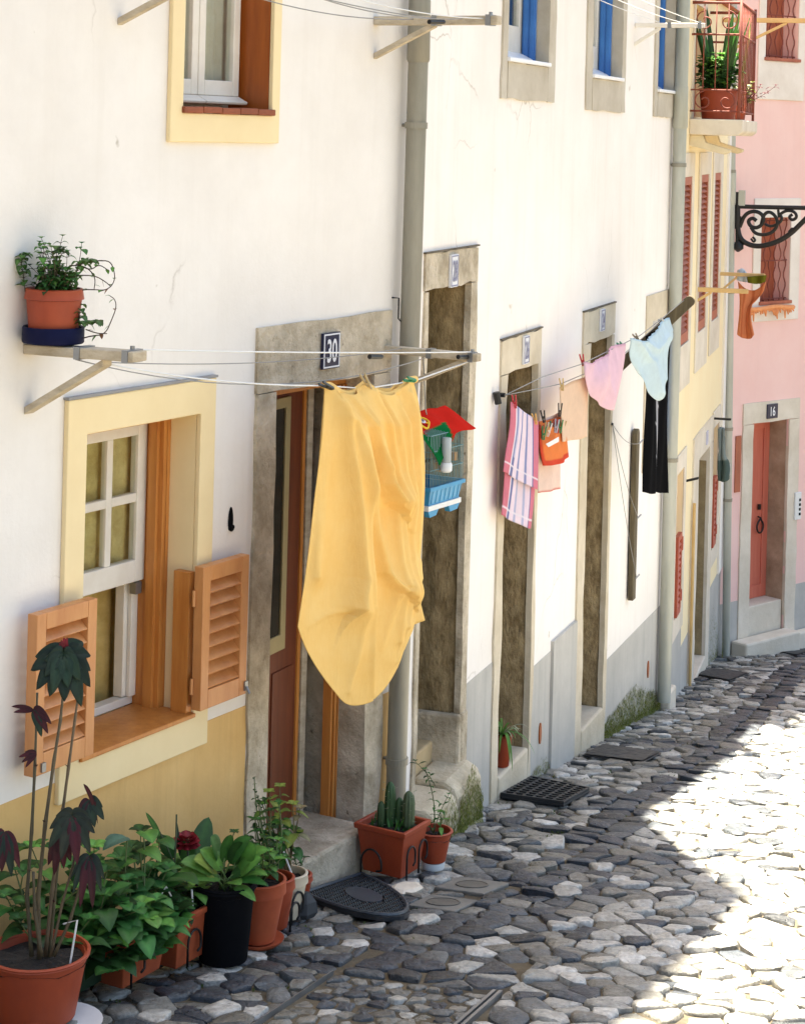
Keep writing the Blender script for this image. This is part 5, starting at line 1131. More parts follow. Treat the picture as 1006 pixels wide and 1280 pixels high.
def leafy(mf, ms, pts, L, W, col, step=2, start=.3, r=.004, scol=(.09, .12, .03), pair=True, droop=.35, up=.35, rosette=True, k=.25):
    ms.col = jit(scol, .2); ms.tube(pts, r, 6, r*.5); ms.col = None; n = len(pts); a = q.uniform(0, 6)
    for i in range(int(n*start), n, step):
        p = pts[i]; a += PI/2+q.uniform(-.4, .4); t = i/(n-1); l = L*q.uniform(.7, 1.15)*(1.0 if t < .9 else .75)
        for sg in ((0, PI) if pair else (0,)):
            d = Vector((math.cos(a+sg), math.sin(a+sg), up+q.uniform(-.2, .35))); mf.col = jit(col, k)
            e = p+d.normalized()*l*.18; ms.col = jit(scol, .2); ms.tube([p, e], .0016, 4); ms.col = None
            mf.leaf(e, d, UP, l, W*l/L, droop+q.uniform(-.15, .25), q.uniform(.05, .22), 6, 1, .035)
    if rosette:
        for j in range(4): b = a+j*PI/2+.4; mf.col = jit(tuple(x*1.3 for x in col), k); mf.leaf(pts[-1], (math.cos(b), math.sin(b), .7), UP, L*.55, W*.55, .3, .2, 5)
    mf.col = None; ms.col = None
def finish(t, mf, ms, mat='leaf'):
    if mf.f: mk('foliage', mf, M[mat], t, smooth=True)
    if ms.f: mk('stems', ms, M['stem'], t, smooth=True)
PP = 'potted plants along the house front'
gp = lambda x, y: (lambda v: Vector((v.x, v.y, gz(v.y)+.012)))(G(x, y))

# 1. big terracotta pot with the tall dark-leaved plant
c = gp(45, 1280); Yc = c.y
t = thing('potted_plant', 'big round terracotta pot with tall bare stems and dark red palmate leaves', 'potted plant', c, PP)
round_pot(t, c+UP*.016, .165, .122, .205, M['terraplast'], band=False)
pw = lambda x, y, dy=0: Vector((ray(x, y)[0]*(Yc+dy), Yc+dy, ray(x, y)[2]*(Yc+dy)))
ms = MB(); mf = MB(); SC_ = (.085, .062, .032); ST_ = []
for pts, r in (([(38, 1195), (32, 1120), (38, 1040), (42, 960), (44, 900), (45, 866)], .008), ([(48, 1198), (46, 1120), (55, 1030), (66, 950), (74, 900), (78, 860)], .009), ([(55, 1195), (64, 1110), (76, 1020), (84, 960), (92, 900), (97, 862)], .008), ([(60, 1198), (66, 1130), (72, 1070), (76, 1010)], .007), ([(62, 1195), (76, 1130), (90, 1080), (98, 1030)], .006), ([(50, 1195), (42, 1140), (40, 1090)], .009), ([(66, 1195), (86, 1150), (104, 1090), (112, 1070)], .007)):
    dy = q.uniform(-.05, .05); p = [pw(x+2, y, dy) for x, y in pts]; pp_ = []
    for a, b in zip(p, p[1:]): pp_ += [a+(b-a)*i/4 for i in range(4)]
    pp_.append(p[-1]); n = len(pp_); ms.col = jit(SC_, .25); ms.tube(pp_, [r*.78*(1-.5*i/n)*(1.25 if i % 4 == 0 else 1) for i in range(n)], 8); ST_.append(p)
ms.col = None
def palm(c, n, L, W, spread, tilt, col, droop, a0=0, red=None, face=(.3, -1, .35), arc=2*PI):
    fdir = Vector(face).normalized(); X = fdir.cross(UP).normalized(); Yv = X.cross(fdir)
    for i in range(n):
        a = a0+arc*(i+.5)/n-arc/2-PI/2; d = X*math.cos(a)+Yv*math.sin(a)+fdir*tilt
        mf.col = jit(col, .3) if not red or q.random() > .22 else jit(red, .3)
        l = L*q.uniform(.8, 1.1)*(1-.25*abs(i-(n-1)/2)/(n/2)); mf.leaf(c, d, fdir, l, W, droop+q.uniform(-.08, .12), .24, 12, .8, .05)
BK, RD = (.014, .028, .015), (.05, .006, .009)
top = pw(80, 818, -.03)
palm(top, 11, .128, .060, 0, .22, BK, .42, 0, None, (.25, -1, .55), 1.7*PI); palm(top+Vector((0, -.012, .004)), 6, .095, .050, 0, .40, (.020, .042, .022), .55, .1, None, (.2, -1, .5), 1.3*PI)
palm(top, 5, .05, .016, 0, .1, (.16, .01, .02), -.1, PI, None, (.2, -1, .1), 1.0)
palm(pw(42, 888, -.04), 4, .085, .030, 0, .2, RD, .5, -1.2, BK, (.1, -1, .4), 1.6); palm(pw(42, 888, -.04), 2, .085, .016, 0, .3, RD, .1, 1.7, None, (.1, -1, .6), .8)
palm(pw(46, 942, -.03), 4, .06, .016, 0, .2, RD, .2, 1.4, None, (.1, -1, .4), 1.6)
palm(pw(112, 1000, -.03), 5, .075, .032, 0, .3, BK, .4, -.3, RD, (.2, -1, .4), 3.2)
for pts in ([(105, 980), (112, 990), (122, 1000), (130, 1010), (128, 1022)], [(120, 1002), (118, 1012), (112, 1022)]):
    mf.col = RD; mf.leaf(pw(*pts[0], -.04), pw(*pts[2], -.04)-pw(*pts[0], -.04), (0, -1, .3), .09, .014, .8, .2, 8)
palm(pw(90, 1020, -.06), 8, .105, .042, 0, .3, (.02, .026, .014), .55, .1, RD, (.2, -1, .5), 1.5*PI)
palm(pw(78, 1040, -.04), 4, .10, .034, 0, .2, RD, .6, 0, None, (0, -1, .3), 1.6)
palm(pw(6, 1040, -.05), 6, .11, .036, 0, .3, BK, .6, .3, RD, (.2, -1, .4), 2.6)
palm(pw(112, 1070, -.05), 6, .10, .030, 0, .3, BK, .8, .1, RD, (.2, -1, .5), 3.0)
for _ in range(10):
    p = q.choice(ST_); i = q.randrange(1, len(p)); mf.col = jit(RD, .2); mf.leaf(p[i], (q.uniform(-1, 1), -.5, .8), UP, .03, .01, .2)
finish(t, mf, ms)
stick(t, [pw(88, 1205, -.06), pw(97, 1150, -.07), pw(80, 1155, -.03)])
m = MB(); m.lathe(c+Vector((.075, -.03, -.012)), [(.10, 0), (.135, .022), (.138, .028), (.130, .026), (.10, .012)], 32); prop(mk('saucer', m, M['white'], None, c, smooth=True, ang=40), 'white saucer under the big round terracotta pot', 'saucer', 'saucers under pots')

# 2./3. planters by the window with the bushy light green plants
def bush(t, base_pts, tips, L, W, col, bow=.06, step=2, start=.35, k=.25, **kw):
    mf, ms = MB(), MB()
    for tp in tips:
        b = min(base_pts, key=lambda v: (v-tp).length); b = b+Vector((q.uniform(-.03, .03), q.uniform(-.03, .03), 0))
        cl = q.choice((col, col, LG, DG, tuple(x*.7 for x in col))); sc = q.uniform(.75, 1.2)
        leafy(mf, ms, curve(b, tp, q.uniform(-bow, bow), 12), L*sc, W*sc, cl, 3 if q.random() < .6 else step, start, k=.4, **kw)
    finish(t, mf, ms)
def at(x, y, o): s, z = W1.h(x, y, o); return W1.p(s, o, z)
gzz = lambda f, s, o: gz(f.p(s, o, 0).y)+.012
s0, o0 = -2.66, .26; zb = gzz(W1, s0, o0)
t = thing('potted_plant', 'dark green plastic trough of bushy broad leaved plant behind the big terracotta pot', 'potted plant', W1.p(s0+.15, o0, zb), PP)
box_pot(t, W1, s0, s0+.30, o0-.10, o0+.10, zb, .15, M['greenbox'])
bush(t, [W1.p(s0+.08*i, o0, zb+.13) for i in range(4)], [at(x, y, o) for x, y, o in ((12, 1060, .16), (30, 1090, .2), (8, 1120, .25), (66, 1060, .15), (120, 1080, .3), (100, 1110, .38), (130, 1120, .40), (70, 1140, .25), (112, 1150, .42), (140, 1160, .44), (110, 1060, .12), (145, 1100, .3), (24, 1150, .3), (150, 1190, .44), (128, 1180, .46), (60, 1110, .2), (90, 1085, .3), (118, 1060, .3), (134, 1090, .36), (152, 1130, .44), (100, 1180, .46), (140, 1215, .50), (160, 1200, .50), (40, 1060, .1), (84, 1130, .3))], .105, .074, MG_, step=2, start=.3)
s0, o1 = -2.50, .450; zb = gzz(W1, s0, o1)
t = thing('potted_plant', 'terracotta trough with wire hooks, under the large pale green leaves', 'potted plant', W1.p(s0+.1, o1-.08, zb), PP)
box_pot(t, W1, s0, s0+.24, o1-.17, o1, zb, .17, M['terracotta'], .02)
hook(t, W1, s0+.07, o1+.004, zb+.005, .12, .07)
bush(t, [W1.p(s0+.06*i, o1-.08, zb+.15) for i in range(4)], [at(x, y, o) for x, y, o in ((165, 1060, .26), (190, 1085, .36), (200, 1110, .42), (150, 1075, .3), (178, 1130, .46), (212, 1150, .47), (160, 1150, .46), (172, 1170, .50), (205, 1130, .38), (182, 1200, .50), (206, 1185, .50), (150, 1120, .42), (190, 1160, .48), (222, 1110, .35), (176, 1040, .2), (196, 1125, .47), (168, 1140, .48), (186, 1150, .5), (214, 1170, .5), (176, 1190, .52), (208, 1090, .4), (160, 1100, .38), (230, 1130, .42))], .115, .082, (.056, .17, .042), step=2, start=.35)
mf, ms = MB(), MB()
for x, y, l, dx, c_ in ((175, 1062, .11, .9, LG), (160, 1048, .12, -.6, (.10, .19, .13)), (180, 1040, .11, .3, LG), (196, 1078, .10, 1, MG_), (168, 1075, .10, -.4, LG), (200, 1050, .09, .6, MG_)):
    p = at(x, y, .34); mf.col = jit(c_, .1); mf.leaf(p, (dx, -.6, .25), UP, l, l*.72, .4, .18, 8); ms.col = (.08, .12, .03); ms.tube(curve(at(170, 1180, .40), p, .02), .003, 5)
mk('broad_leaves', mf, M['leaf'], t, smooth=True); mk('leaf_stalks', ms, M['stem'], t)
s0, o1 = -2.20, .445; zb = gzz(W1, s0, o1)
t = thing('potted_plant', 'terracotta trough with a wire hook beside the dark pot, holding the dark red rose', 'potted plant', W1.p(s0+.13, o1-.08, zb), PP)
box_pot(t, W1, s0, s0+.30, o1-.17, o1, zb, .185, M['terracotta'], .022)
hook(t, W1, s0+.09, o1+.004, zb+.005, .13, .075)
bush(t, [W1.p(s0+.08*i, o1-.09, zb+.16) for i in range(3)], [at(x, y, o) for x, y, o in ((225, 1075, .25), (240, 1090, .3), (215, 1100, .36), (235, 1120, .36), (222, 1140, .38), (205, 1060, .22), (246, 1110, .4), (228, 1152, .46), (250, 1130, .42), (214, 1080, .3))], .11, .062, (.036, .115, .024), step=3, start=.4)
fp = at(233, 1048, .30); mf, ms = MB(), MB(); ms.col = (.03, .05, .015); ms.tube(curve(W1.p(s0+.12, o1-.09, zb+.15), fp, .02), .004, 6); ms.tube(curve(W1.p(s0+.06, o1-.09, zb+.15), at(221, 1018, .3), .01), .003, 6); ms.tube(curve(W1.p(s0+.16, o1-.09, zb+.15), at(200, 1040, .28), .02), .003, 6)
for r_, n_, el in ((.012, 5, 1.2), (.024, 7, .8), (.034, 9, .35), (.036, 9, -.1)):
    for i in range(n_):
        a = 2*PI*i/n_+r_*40; d = Vector((math.cos(a), math.sin(a), el)); mf.col = jit((.22, .008, .014), .25); mf.leaf(fp+Vector((math.cos(a)*r_*.6, math.sin(a)*r_*.6, -.01+el*.012)), d, UP, .034, .040, .25, -.35, 5, .5)
mk('rose_bloom', mf, M['petal'], t, smooth=True)
mf = MB()
for x, y, x2, y2, w_, c_ in ((218, 1072, 196, 1036, .05, DG), (225, 1070, 221, 1020, .012, (.02, .03, .015)), (200, 1045, 182, 1010, .02, MG_), (246, 1070, 262, 1014, .08, DG), (240, 1080, 224, 1040, .06, MG_), (252, 1075, 268, 1060, .05, MG_)):
    a_, b_ = at(x, y, .3), at(x2, y2, .27); mf.col = jit(c_, .15); mf.leaf(a_, b_-a_, (.4, -.9, .2), (b_-a_).length, w_, .1, .15, 8, .8)
mk('broad_leaves', mf, M['leaf'], t, smooth=True); mk('stems', ms, M['stem'], t)
stick(t, [at(197, 1165, .42), at(201, 1120, .42), at(208, 1108, .42), at(214, 1120, .42)], r=.003); stick(t, [at(242, 1152, .42), at(240, 1112, .42)])

# 4. dark pot and the arching long-leaved plant
c = gp(279, 1203)
t = thing('potted_plant', 'near black plastic pot with long arching bright green leaves', 'potted plant', c, PP)
round_pot(t, c, .112, .085, .275, M['black'], band=False)
mf, ms = MB(), MB(); cc = c+UP*.25
for i, (x, y, x2, y2, w_, c_) in enumerate(((272, 1098, 246, 1060, .05, LG), (276, 1098, 322, 1052, .062, LG), (280, 1100, 330, 1072, .045, LG), (272, 1100, 225, 1078, .05, LG), (284, 1104, 322, 1092, .035, MG_), (276, 1104, 248, 1096, .045, YG), (280, 1106, 312, 1134, .032, LG), (270, 1100, 240, 1075, .05, YG), (284, 1096, 316, 1040, .04, MG_), (278, 1094, 290, 1036, .03, MG_), (282, 1108, 330, 1112, .03, MG_), (268, 1104, 236, 1104, .04, LG), (290, 1090, 300, 1046, .045, DG), (280, 1102, 318, 1080, .05, LG), (276, 1110, 300, 1118, .04, LG), (270, 1106, 226, 1092, .05, LG), (282, 1100, 338, 1060, .04, LG), (274, 1096, 262, 1040, .05, MG_), (284, 1106, 334, 1098, .03, LG))):
    a_ = cc+Vector((q.uniform(-.03, .03), q.uniform(-.03, .03), 0)); b_ = Vector((ray(x2, y2)[0]*(c.y-.06-.02*(i % 4)), c.y-.06-.02*(i % 4), ray(x2, y2)[2]*(c.y-.06-.02*(i % 4))))
    md = (a_+b_)/2+UP*.05; ms.col = (.10, .16, .04); ms.tube([a_, a_*.6+md*.4, a_*.3+md*.7], .003, 5); st_ = a_*.4+md*.6
    mf.col = jit(c_, .15); d_ = b_-st_; mf.leaf(st_, d_+UP*.06, (.2, -.5, 1), d_.length*1.3, w_*1.45, .30, .14, 10, .75)
leafy(mf, ms, curve(cc, cc+Vector((.10, .12, .10)), .02, 8), .06, .03, MG_, 2, .3); leafy(mf, ms, curve(cc, cc+Vector((.02, .10, .16)), .02, 8), .06, .03, DG, 2, .3)
finish(t, mf, ms)
# 5. terracotta pot on saucer, and its neighbours up to the step
c = gp(322, 1183)
m = MB(); m.lathe(c, [(.075, 0), (.092, .014), (.096, .022), (.088, .02), (.07, .010)], 30); prop(mk('saucer', m, M['terracotta'], None, c, smooth=True, ang=40), 'terracotta saucer under the round pot beside the near black pot', 'saucer', 'saucers under pots')
t = thing('potted_plant', 'tapered terracotta pot standing on a terracotta saucer beside the near black pot', 'potted plant', c+UP*.012, PP)
round_pot(t, c+UP*.012, .100, .062, .225, M['terracotta'])
mf, ms = MB(), MB(); cc = c+UP*.21
for k in range(12): a = q.uniform(0, 6.28); leafy(mf, ms, curve(cc, cc+Vector((.08*math.cos(a), .08*math.sin(a), q.uniform(.08, .22))), .02, 9), .055, .028, q.choice((MG_, DG, LG)), 2, .35)
finish(t, mf, ms)
wp = lambda x, y, o=0: Vector((ray(x, y)[0]*(c.y-.05+o), c.y-.05+o, ray(x, y)[2]*(c.y-.05+o)))
stick(t, [wp(288, 1112), wp(290, 1082)]); stick(t, [wp(301, 1106), wp(299, 1084)]); stick(t, [wp(320, 1110), wp(323, 1080), wp(312, 1068)])
c = gp(341, 1162)
t = thing('potted_plant', 'terracotta pot half hidden between the saucer pot and the cream pot', 'potted plant', c, PP)
round_pot(t, c, .080, .055, .19, M['terraplast']); hook(t, W1, W1.so(c)[0]+.02, W1.so(c)[1]+.085, c.z, .12, .06)
mf, ms = MB(), MB(); cc = c+UP*.17
for k in range(9): a = q.uniform(0, 6.28); leafy(mf, ms, curve(cc, cc+Vector((.05*math.cos(a)-.03, .05*math.sin(a)+.05, q.uniform(.14, .30))), .02, 9), .05, .026, q.choice((MG_, DG)), 2, .3)
for x, y in ((318, 962), (322, 985)): leafy(mf, ms, curve(cc, at(x, y+10, .06), .02, 14), .018, .012, DG, 1, .6, rosette=False)
finish(t, mf, ms)
c = gp(358, 1150)
t = thing('potted_plant', 'cream coloured pot with a leggy yellow green plant and bent white wires', 'potted plant', c, PP)
round_pot(t, c, .080, .050, .175, M['whitepot'])
mf, ms = MB(), MB(); cc = c+UP*.155; wp = lambda x, y, o=0: Vector((ray(x, y)[0]*(c.y+o), c.y+o, ray(x, y)[2]*(c.y+o)))
for x, y, cl in ((336, 985, YG), (350, 1000, YG), (366, 1000, YG), (360, 1030, MG_), (375, 1005, (.30, .24, .12)), (345, 1025, LG), (356, 1045, MG_), (368, 1032, MG_), (340, 1050, MG_), (328, 1000, LG), (350, 978, YG)):
    leafy(mf, ms, curve(cc+Vector((q.uniform(-.02, .02), 0, 0)), wp(x, y+6, q.uniform(-.04, .03)), .015, 10), .072, .050, cl, 3, .55, .004, (.16, .13, .05), up=.15, droop=.5)
ms.col = (.20, .13, .06); ms.tube([cc, wp(352, 1060), wp(350, 1030)], .008, 7, .005); finish(t, mf, ms)
stick(t, [wp(326, 1100, -.05), wp(340, 1058, -.06), wp(350, 1052, -.05), wp(366, 1096, -.06)]); stick(t, [wp(350, 1094, -.03), wp(344, 1082, -.03)]); stick(t, [wp(352, 1060, .02), wp(364, 1052, .02)]); stick(t, [wp(338, 1046, .02), wp(330, 1030, .02)]); hook(t, W1, W1.so(c)[0]-.03, W1.so(c)[1]+.07, c.z, .13, .08)
c = gp(371, 1133)
t = thing('potted_plant', 'small terracotta pot tucked between the cream pot and the stone step', 'potted plant', c, PP); round_pot(t, c, .060, .042, .12, M['terraplast'])
mf, ms = MB(), MB()
for k in range(3): leafy(mf, ms, curve(c+UP*.10, c+Vector((q.uniform(-.03, .03), q.uniform(0, .05), .17)), .01, 6), .03, .016, DG, 2, .3)
finish(t, mf, ms)
m = MB(); c = gp(382, 1150); m.lathe(c, [(.028, 0), (.04, .02), (.034, .06), (.012, .095)], 9, lambda a: 1+.2*math.sin(3*a+1)); prop(mk('loose_stone', m, surf('dark_stone', (.05, .052, .055), (.03, .03, .03), .7, 8), None, c), 'dark pointed loose stone lying at the corner of the step', 'stone')

# cactus planter and its neighbour
c = gp(503, 1106); CZ = W1; s_, o_ = W1.so(c)
t = thing('potted_plant', 'rectangular terracotta planter with cacti standing beside door 30', 'potted plant', c, PP)
box_pot(t, W1, s_, s_+.20, o_-.23, o_, c.z, .205, M['terraplast'], .022)
m = MB()
for u, v, r_, h_ in ((.10, -.13, .022, .20), (.12, -.05, .024, .17), (.07, -.155, .016, .12), (.13, -.10, .018, .13)):
    p = W1.p(s_+u, o_+v, c.z+.17); m.col = jit((.035, .075, .02) if r_ != .024 else (.07, .10, .04), .15); m.lathe(p, [(r_*.8, 0), (r_, .03), (r_, h_*.7), (r_*.8, h_*.88), (r_*.4, h_*.97), (r_*.08, h_)], 30, lambda a: 1+.16*math.cos(9*a))
mk('cactus', m, M['stem'], t, smooth=True)
m = MB()
for k in range(60):
    u, v, h_ = q.choice(((.10, -.13, .19), (.12, -.05, .16), (.07, -.155, .11))); a = q.uniform(0, 6.28); p = W1.p(s_+u, o_+v, c.z+.18+q.random()*h_)+Vector((math.cos(a), math.sin(a), 0))*.022
    m.col = (.35, .33, .22); m.tube([p, p+Vector((math.cos(a), math.sin(a), .3))*.012], .0009, 4)
mk('spines', m, M['stem'], t)
mf, ms = MB(), MB()
for k in range(26): p = W1.p(s_+q.uniform(.03, .16), o_-q.uniform(.03, .2), c.z+.175); mf.col = jit(MG_); mf.leaf(p, (q.uniform(-.5, .5), q.uniform(-.5, .5), 1), UP, q.uniform(.03, .09), .012, .1)
finish(t, mf, ms)
hook(t, W1, s_-.026, o_-.14, c.z, .10, .10, False); hook(t, W1, s_+.06, o_+.004, c.z, .16, .07); hook(t, W1, s_+.16, o_+.004, c.z, .16, .07)
m = MB(); p = gp(508, 1113); m.lathe(p-UP*.02, [(.06, 0), (.07, .02), (.05, .028)], 7, lambda a: 1+.15*math.sin(2*a)); prop(mk('loose_stone', m, M['stonepale'], None, p), 'pale flat stone under the front corner of the cactus planter', 'stone')
c = gp(541, 1088)
t = thing('potted_plant', 'small terracotta pot with white base and seedlings, right of the cactus planter', 'potted plant', c, PP)
m = MB(); m.lathe(c, [(.048, 0), (.050, .004), (.052, .030)], 26); mk('base', m, M['white'], t, smooth=True, ang=40)
round_pot(t, c+UP*.031, .083, .053, .135, M['terraplast'], band=False)
mf, ms = MB(), MB(); cc = c+UP*.15
leafy(mf, ms, curve(cc, cc+Vector((-.045, .02, .27)), .02, 18), .035, .014, MG_, 2, .3, .003, droop=.5); leafy(mf, ms, curve(cc, cc+Vector((.06, 0, .17)), .02, 12), .035, .014, MG_, 2, .4, .002, droop=.5)
leafy(mf, ms, curve(cc+Vector((.02, -.02, 0)), cc+Vector((.025, -.03, .10)), .005, 6), .055, .022, LG, 2, .3, .004); leafy(mf, ms, curve(cc, cc+Vector((-.02, -.02, .06)), .01, 6), .03, .012, MG_, 2, .3)
leafy(mf, ms, curve(cc+Vector((0, .02, .2)), cc+Vector((-.09, .03, .30)), .01, 8), .04, .016, DG, 2, .2, .002); finish(t, mf, ms)
# spider plant on the step of door 26
c = W2.p(1.80, -.028, -3.378)
t = thing('potted_plant', 'slim terracotta pot with a spider plant on the step of door 26', 'potted plant', c, PP); round_pot(t, c, .058, .040, .17, M['terraplast'], band=False)
mf, ms = MB(), MB(); cc = c+UP*.16
for k in range(34):
    a = q.uniform(0, 6.28); el = q.uniform(.5, 2.5); mf.col = jit(q.choice(((.16, .30, .07), (.34, .42, .22), LG)), .2); mf.leaf(cc, (math.cos(a), math.sin(a), el), UP, q.uniform(.16, .30), .013, q.uniform(.5, 1.1), .2, 10, .6)
for x, y in ((656, 899), (664, 905)): a_ = W2.hp(x, y, .12); mf.col = (.40, .42, .28); mf.leaf(cc, a_-cc+UP*.12, UP, .26, .012, .5, .2, 10, .6)
finish(t, mf, ms)
# ivy pot on the bracket
c = W1.p(-2.525, .10, -.748); bx = Vector((W1.n[0], W1.n[1], 0)); yx = Vector((W1.d[0], W1.d[1], 0))
m = MB(); m.lathe(c, [(.100, 0), (.104, .004), (.104, .052), (.101, .056), (.096, .052), (.094, .010)], 40, close=True); prop(mk('tray', m, M['navy'], None, c, smooth=True, ang=40), 'dark blue round tray on the weathered bracket under the ivy pot', 'tray')
cc = c+UP*.012
t = thing('potted_plant', 'brown plastic pot of trailing ivy on the bracket above the window', 'potted plant', cc, PP); round_pot(t, cc, .098, .080, .172, M['terraplast'])
mf, ms = MB(), MB(); cc = cc+UP*.15
iv = lambda x, y, dy=0: Vector((ray(x, y)[0]*(c.y+dy), c.y+dy, ray(x, y)[2]*(c.y+dy)))
for k in range(46):
    a = q.uniform(0, 6.28); rr = q.uniform(.02, .11); tp = cc+Vector((rr*math.cos(a), rr*math.sin(a), q.uniform(.03, .10)+(.10 if q.random() < .3 else 0)))
    leafy(mf, ms, curve(cc+Vector((rr*.3*math.cos(a), rr*.3*math.sin(a), 0)), tp, .02, 8), .034, .026, q.choice((MG_, LG, (.09, .17, .04), DG)), 2, .2, .0018, (.07, .05, .025), droop=.6)
for pts, lf in (([(32, 365), (30, 345), (26, 325), (34, 318)], 1), ([(70, 360), (72, 330), (70, 306), (80, 316)], 1), ([(85, 360), (96, 340), (105, 325), (116, 328)], 1), ([(95, 372), (100, 390), (98, 405), (112, 404), (122, 403)], 1)):
    p = smooth_poly(pts, 2); leafy(mf, ms, [iv(x, y, q.uniform(-.03, .0)) for x, y in p], .036, .028, (.08, .17, .04), 1, .2, .0018, (.07, .05, .025), droop=.6)
for pts in ([(86, 345), (105, 344), (120, 345), (132, 352), (139, 358)], [(105, 326), (122, 326), (138, 326), (143, 338), (144, 350), (138, 360), (126, 364)], [(95, 366), (104, 362), (118, 362), (132, 363), (139, 358)], [(96, 330), (112, 336), (120, 348), (118, 362)], [(100, 424), (114, 420), (132, 418), (140, 400), (146, 384), (144, 374), (138, 370)], [(108, 412), (122, 417), (134, 417)], [(88, 332), (100, 332), (114, 338), (124, 330), (136, 338)]):
    p = [iv(x, y, q.uniform(-.02, .0)) for x, y in smooth_poly(pts, 2)]; ms.col = jit((.075, .045, .03), .2); ms.tube(p, .0024, 5, .0015)
    for z in p[2::5]: mf.col = jit(LG if q.random() < .7 else (.20, .09, .03), .3); mf.leaf(z, (q.uniform(-1, 1), q.uniform(-1, 1), q.uniform(-1, .6)), UP, .022, .014, .4)
finish(t, mf, ms)
# balcony pots
c = W3.p(.86, .185, .1405)
t = thing('potted_plant', 'wide terracotta pot with tall sword leaves and a leafy bush on the balcony', 'potted plant', c, PP); round_pot(t, c, .158, .125, .235, M['terraplast'], band=False)
mf, ms = MB(), MB(); cc = c+UP*.21
for k in range(80):
    a = q.uniform(0, 6.28); rr = q.uniform(.03, .20); tp = cc+Vector((rr*math.cos(a), rr*math.sin(a)*.7, q.uniform(.06, .30))); leafy(mf, ms, curve(cc+Vector((rr*.3*math.cos(a), rr*.3*math.sin(a), 0)), tp, .02, 7), .085, .058, q.choice((MG_, LG, (.06, .17, .04), LG)), 2, .3, .002)
for k in range(20):
    a = q.uniform(0, 6.28); mf.col = jit(q.choice((MG_, DG, (.06, .13, .04))), .3); mf.leaf(cc+Vector((.05*math.cos(a), .05*math.sin(a), 0)), (math.cos(a)*.30, math.sin(a)*.3, 1), (math.cos(a), math.sin(a), .2), q.uniform(.35, .74), .05, .02, .15, 8, .7)
finish(t, mf, ms)
c = W3.p(1.25, .30, .1405)
t = thing('potted_plant', 'small pot with red stemmed and pale variegated leaves at the balcony corner', 'potted plant', c, PP); round_pot(t, c, .07, .05, .12, M['terraplast'], band=False)
mf, ms = MB(), MB(); cc = c+UP*.11
for k in range(12): a = q.uniform(0, 6.28); leafy(mf, ms, curve(cc, cc+Vector((.08*math.cos(a)+.03, .1*math.sin(a), q.uniform(.02, .22))), .02, 7), .06, .026, q.choice(((.42, .42, .26), YG, LG)), 2, .3)
for k in range(4): leafy(mf, ms, curve(cc, cc+Vector((.10+.06*k, -.05, .12+.05*(k % 2))), .03, 8), .06, .022, (.13, .02, .03), 2, .4, .003, (.16, .03, .03))
mf.col = (.40, .40, .14); mf.leaf(cc+UP*.1, (.12, -.1, 1), (.8, -.5, 0), .62, .07, .05, .15, 9, .7); finish(t, mf, ms)

# ================================================================ moss along the wall foot
mm = MB(); q = random.Random(33)
def moss(f, s0, s1, o, h, n):
    for _ in range(n):
        u = q.random(); s = s0+(s1-s0)*u; b = f.p(s, o, 0); hh = h*(1-abs(u-.5)*1.2)*q.random()**2; z = gz(b.y)+.015+hh
        mm.col = jit(q.choice(((.17, .19, .035), (.22, .23, .05), (.12, .15, .03), (.26, .25, .10))), .25)
        a = q.uniform(0, 6.28); mm.leaf(f.p(s, o, z), (f.n[0]*.22+math.cos(a)*.12, f.n[1]*.22+math.sin(a)*.12, q.choice((-1, 1))), (f.n[0], f.n[1], .1), q.uniform(.012, .03), .007, .0, .05, 2)
moss(W2, 4.02, 5.75, .005, .24, 5200); moss(W2, .60, .985, .117, .30, 1700); moss(W2, .3, .6, .117, .22, 500); moss(W3, 2.7, 3.8, .006, .5, 900); moss(W2, 2.3, 2.68, .01, .08, 160); moss(W3, 3.7, 3.9, .05, .25, 300)
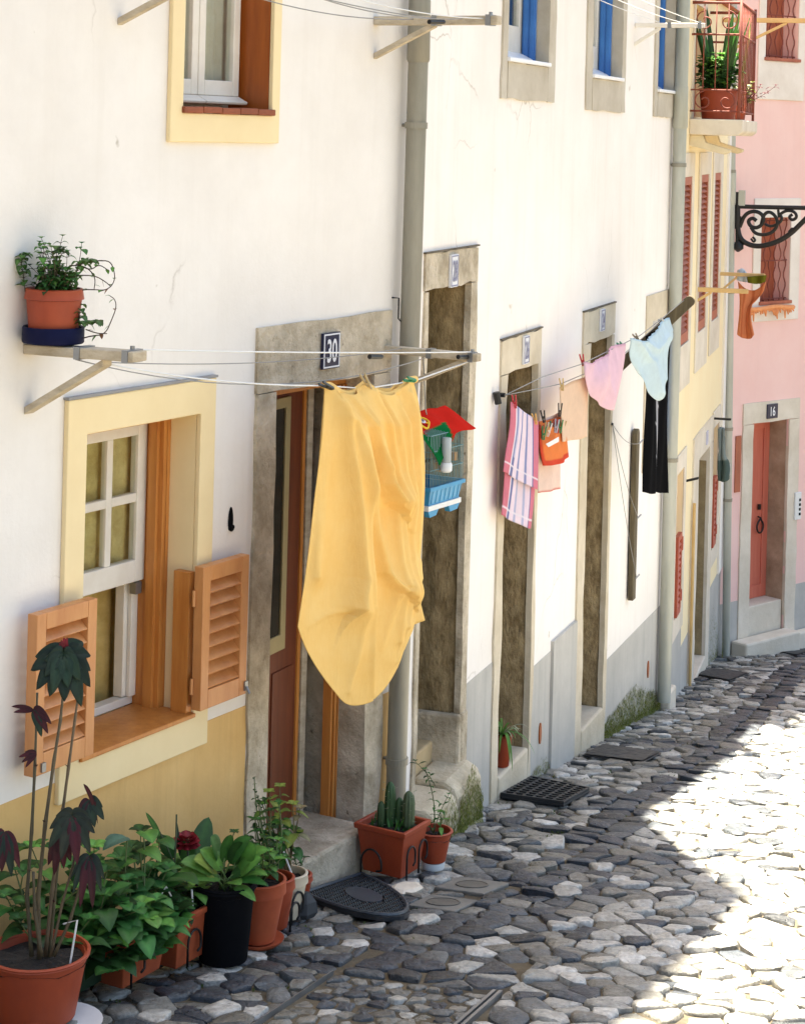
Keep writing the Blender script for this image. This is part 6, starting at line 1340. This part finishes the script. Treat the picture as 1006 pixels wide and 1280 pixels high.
for _ in range(160):
    y = q.uniform(6.5, 14); x = gut_x(y)+q.uniform(-.75, .1)
    if x < wall_x(y)+.05 or in_cover(x, y, .02) or in_slab(x, y, .02): continue
    for _ in range(q.randint(3, 10)):
        mm.col = jit((.07, .10, .025), .3); mm.leaf((x+q.gauss(0, .02), y+q.gauss(0, .02), gz(y)-.012), (q.uniform(-1, 1), q.uniform(-1, 1), 1), UP, q.uniform(.012, .03), .007, .3, .1, 3)
prop(mk('moss', mm, M['moss'], None, W2.p(4, 0, -4)), kind='stuff')

# ================================================================ light, sky and camera
EL, AZX, AZY = math.radians(72), -.127, .992
sd = Vector((AZX*math.cos(EL), AZY*math.cos(EL), math.sin(EL)))
su = bpy.data.lights.new('sun', 'SUN'); su.energy = 5.0; su.angle = math.radians(.55); su.color = (1, .94, .85)
so_ = bpy.data.objects.new('sun', su); COL.objects.link(so_); so_.rotation_euler = (-sd).to_track_quat('-Z', 'Y').to_euler(); so_.location = (0, 0, 20)
w = bpy.data.worlds.new('World'); SC.world = w; w.use_nodes = True; nt = w.node_tree; bg = nt.nodes['Background']
sk = nt.nodes.new('ShaderNodeTexSky'); sk.sky_type = 'NISHITA'; sk.sun_disc = False; sk.sun_elevation = EL; sk.sun_rotation = math.atan2(AZX, AZY); sk.air_density = 1.0; sk.dust_density = 2.5; sk.ozone_density = .6
nt.links.new(sk.outputs[0], bg.inputs[0]); bg.inputs[1].default_value = .055
cam = bpy.data.cameras.new('camera'); co = bpy.data.objects.new('camera', cam); COL.objects.link(co); SC.camera = co
cam.sensor_fit = 'AUTO'; cam.sensor_width = 36; cam.lens = 36*F/1280; cam.shift_x = 0; cam.shift_y = -(640-162)/1280; cam.clip_end = 300; cam.clip_start = .05
from mathutils import Matrix
co.matrix_world = Matrix(((CR, -SR, 0, 0), (0, 0, -1, 0), (SR, CR, 0, 0), (0, 0, 0, 1)))
SC.view_settings.view_transform = 'Standard'; SC.view_settings.look = 'None'; SC.view_settings.exposure = 2.98; SC.view_settings.gamma = 1
SC.view_settings.use_white_balance = True; SC.view_settings.white_balance_temperature = 7050; SC.view_settings.white_balance_tint = 7
SC.cycles.max_bounces = 8; SC.cycles.diffuse_bounces = 5; SC.cycles.transparent_max_bounces = 16; SC.cycles.sample_clamp_indirect = 6
SC.cycles.use_denoising = True
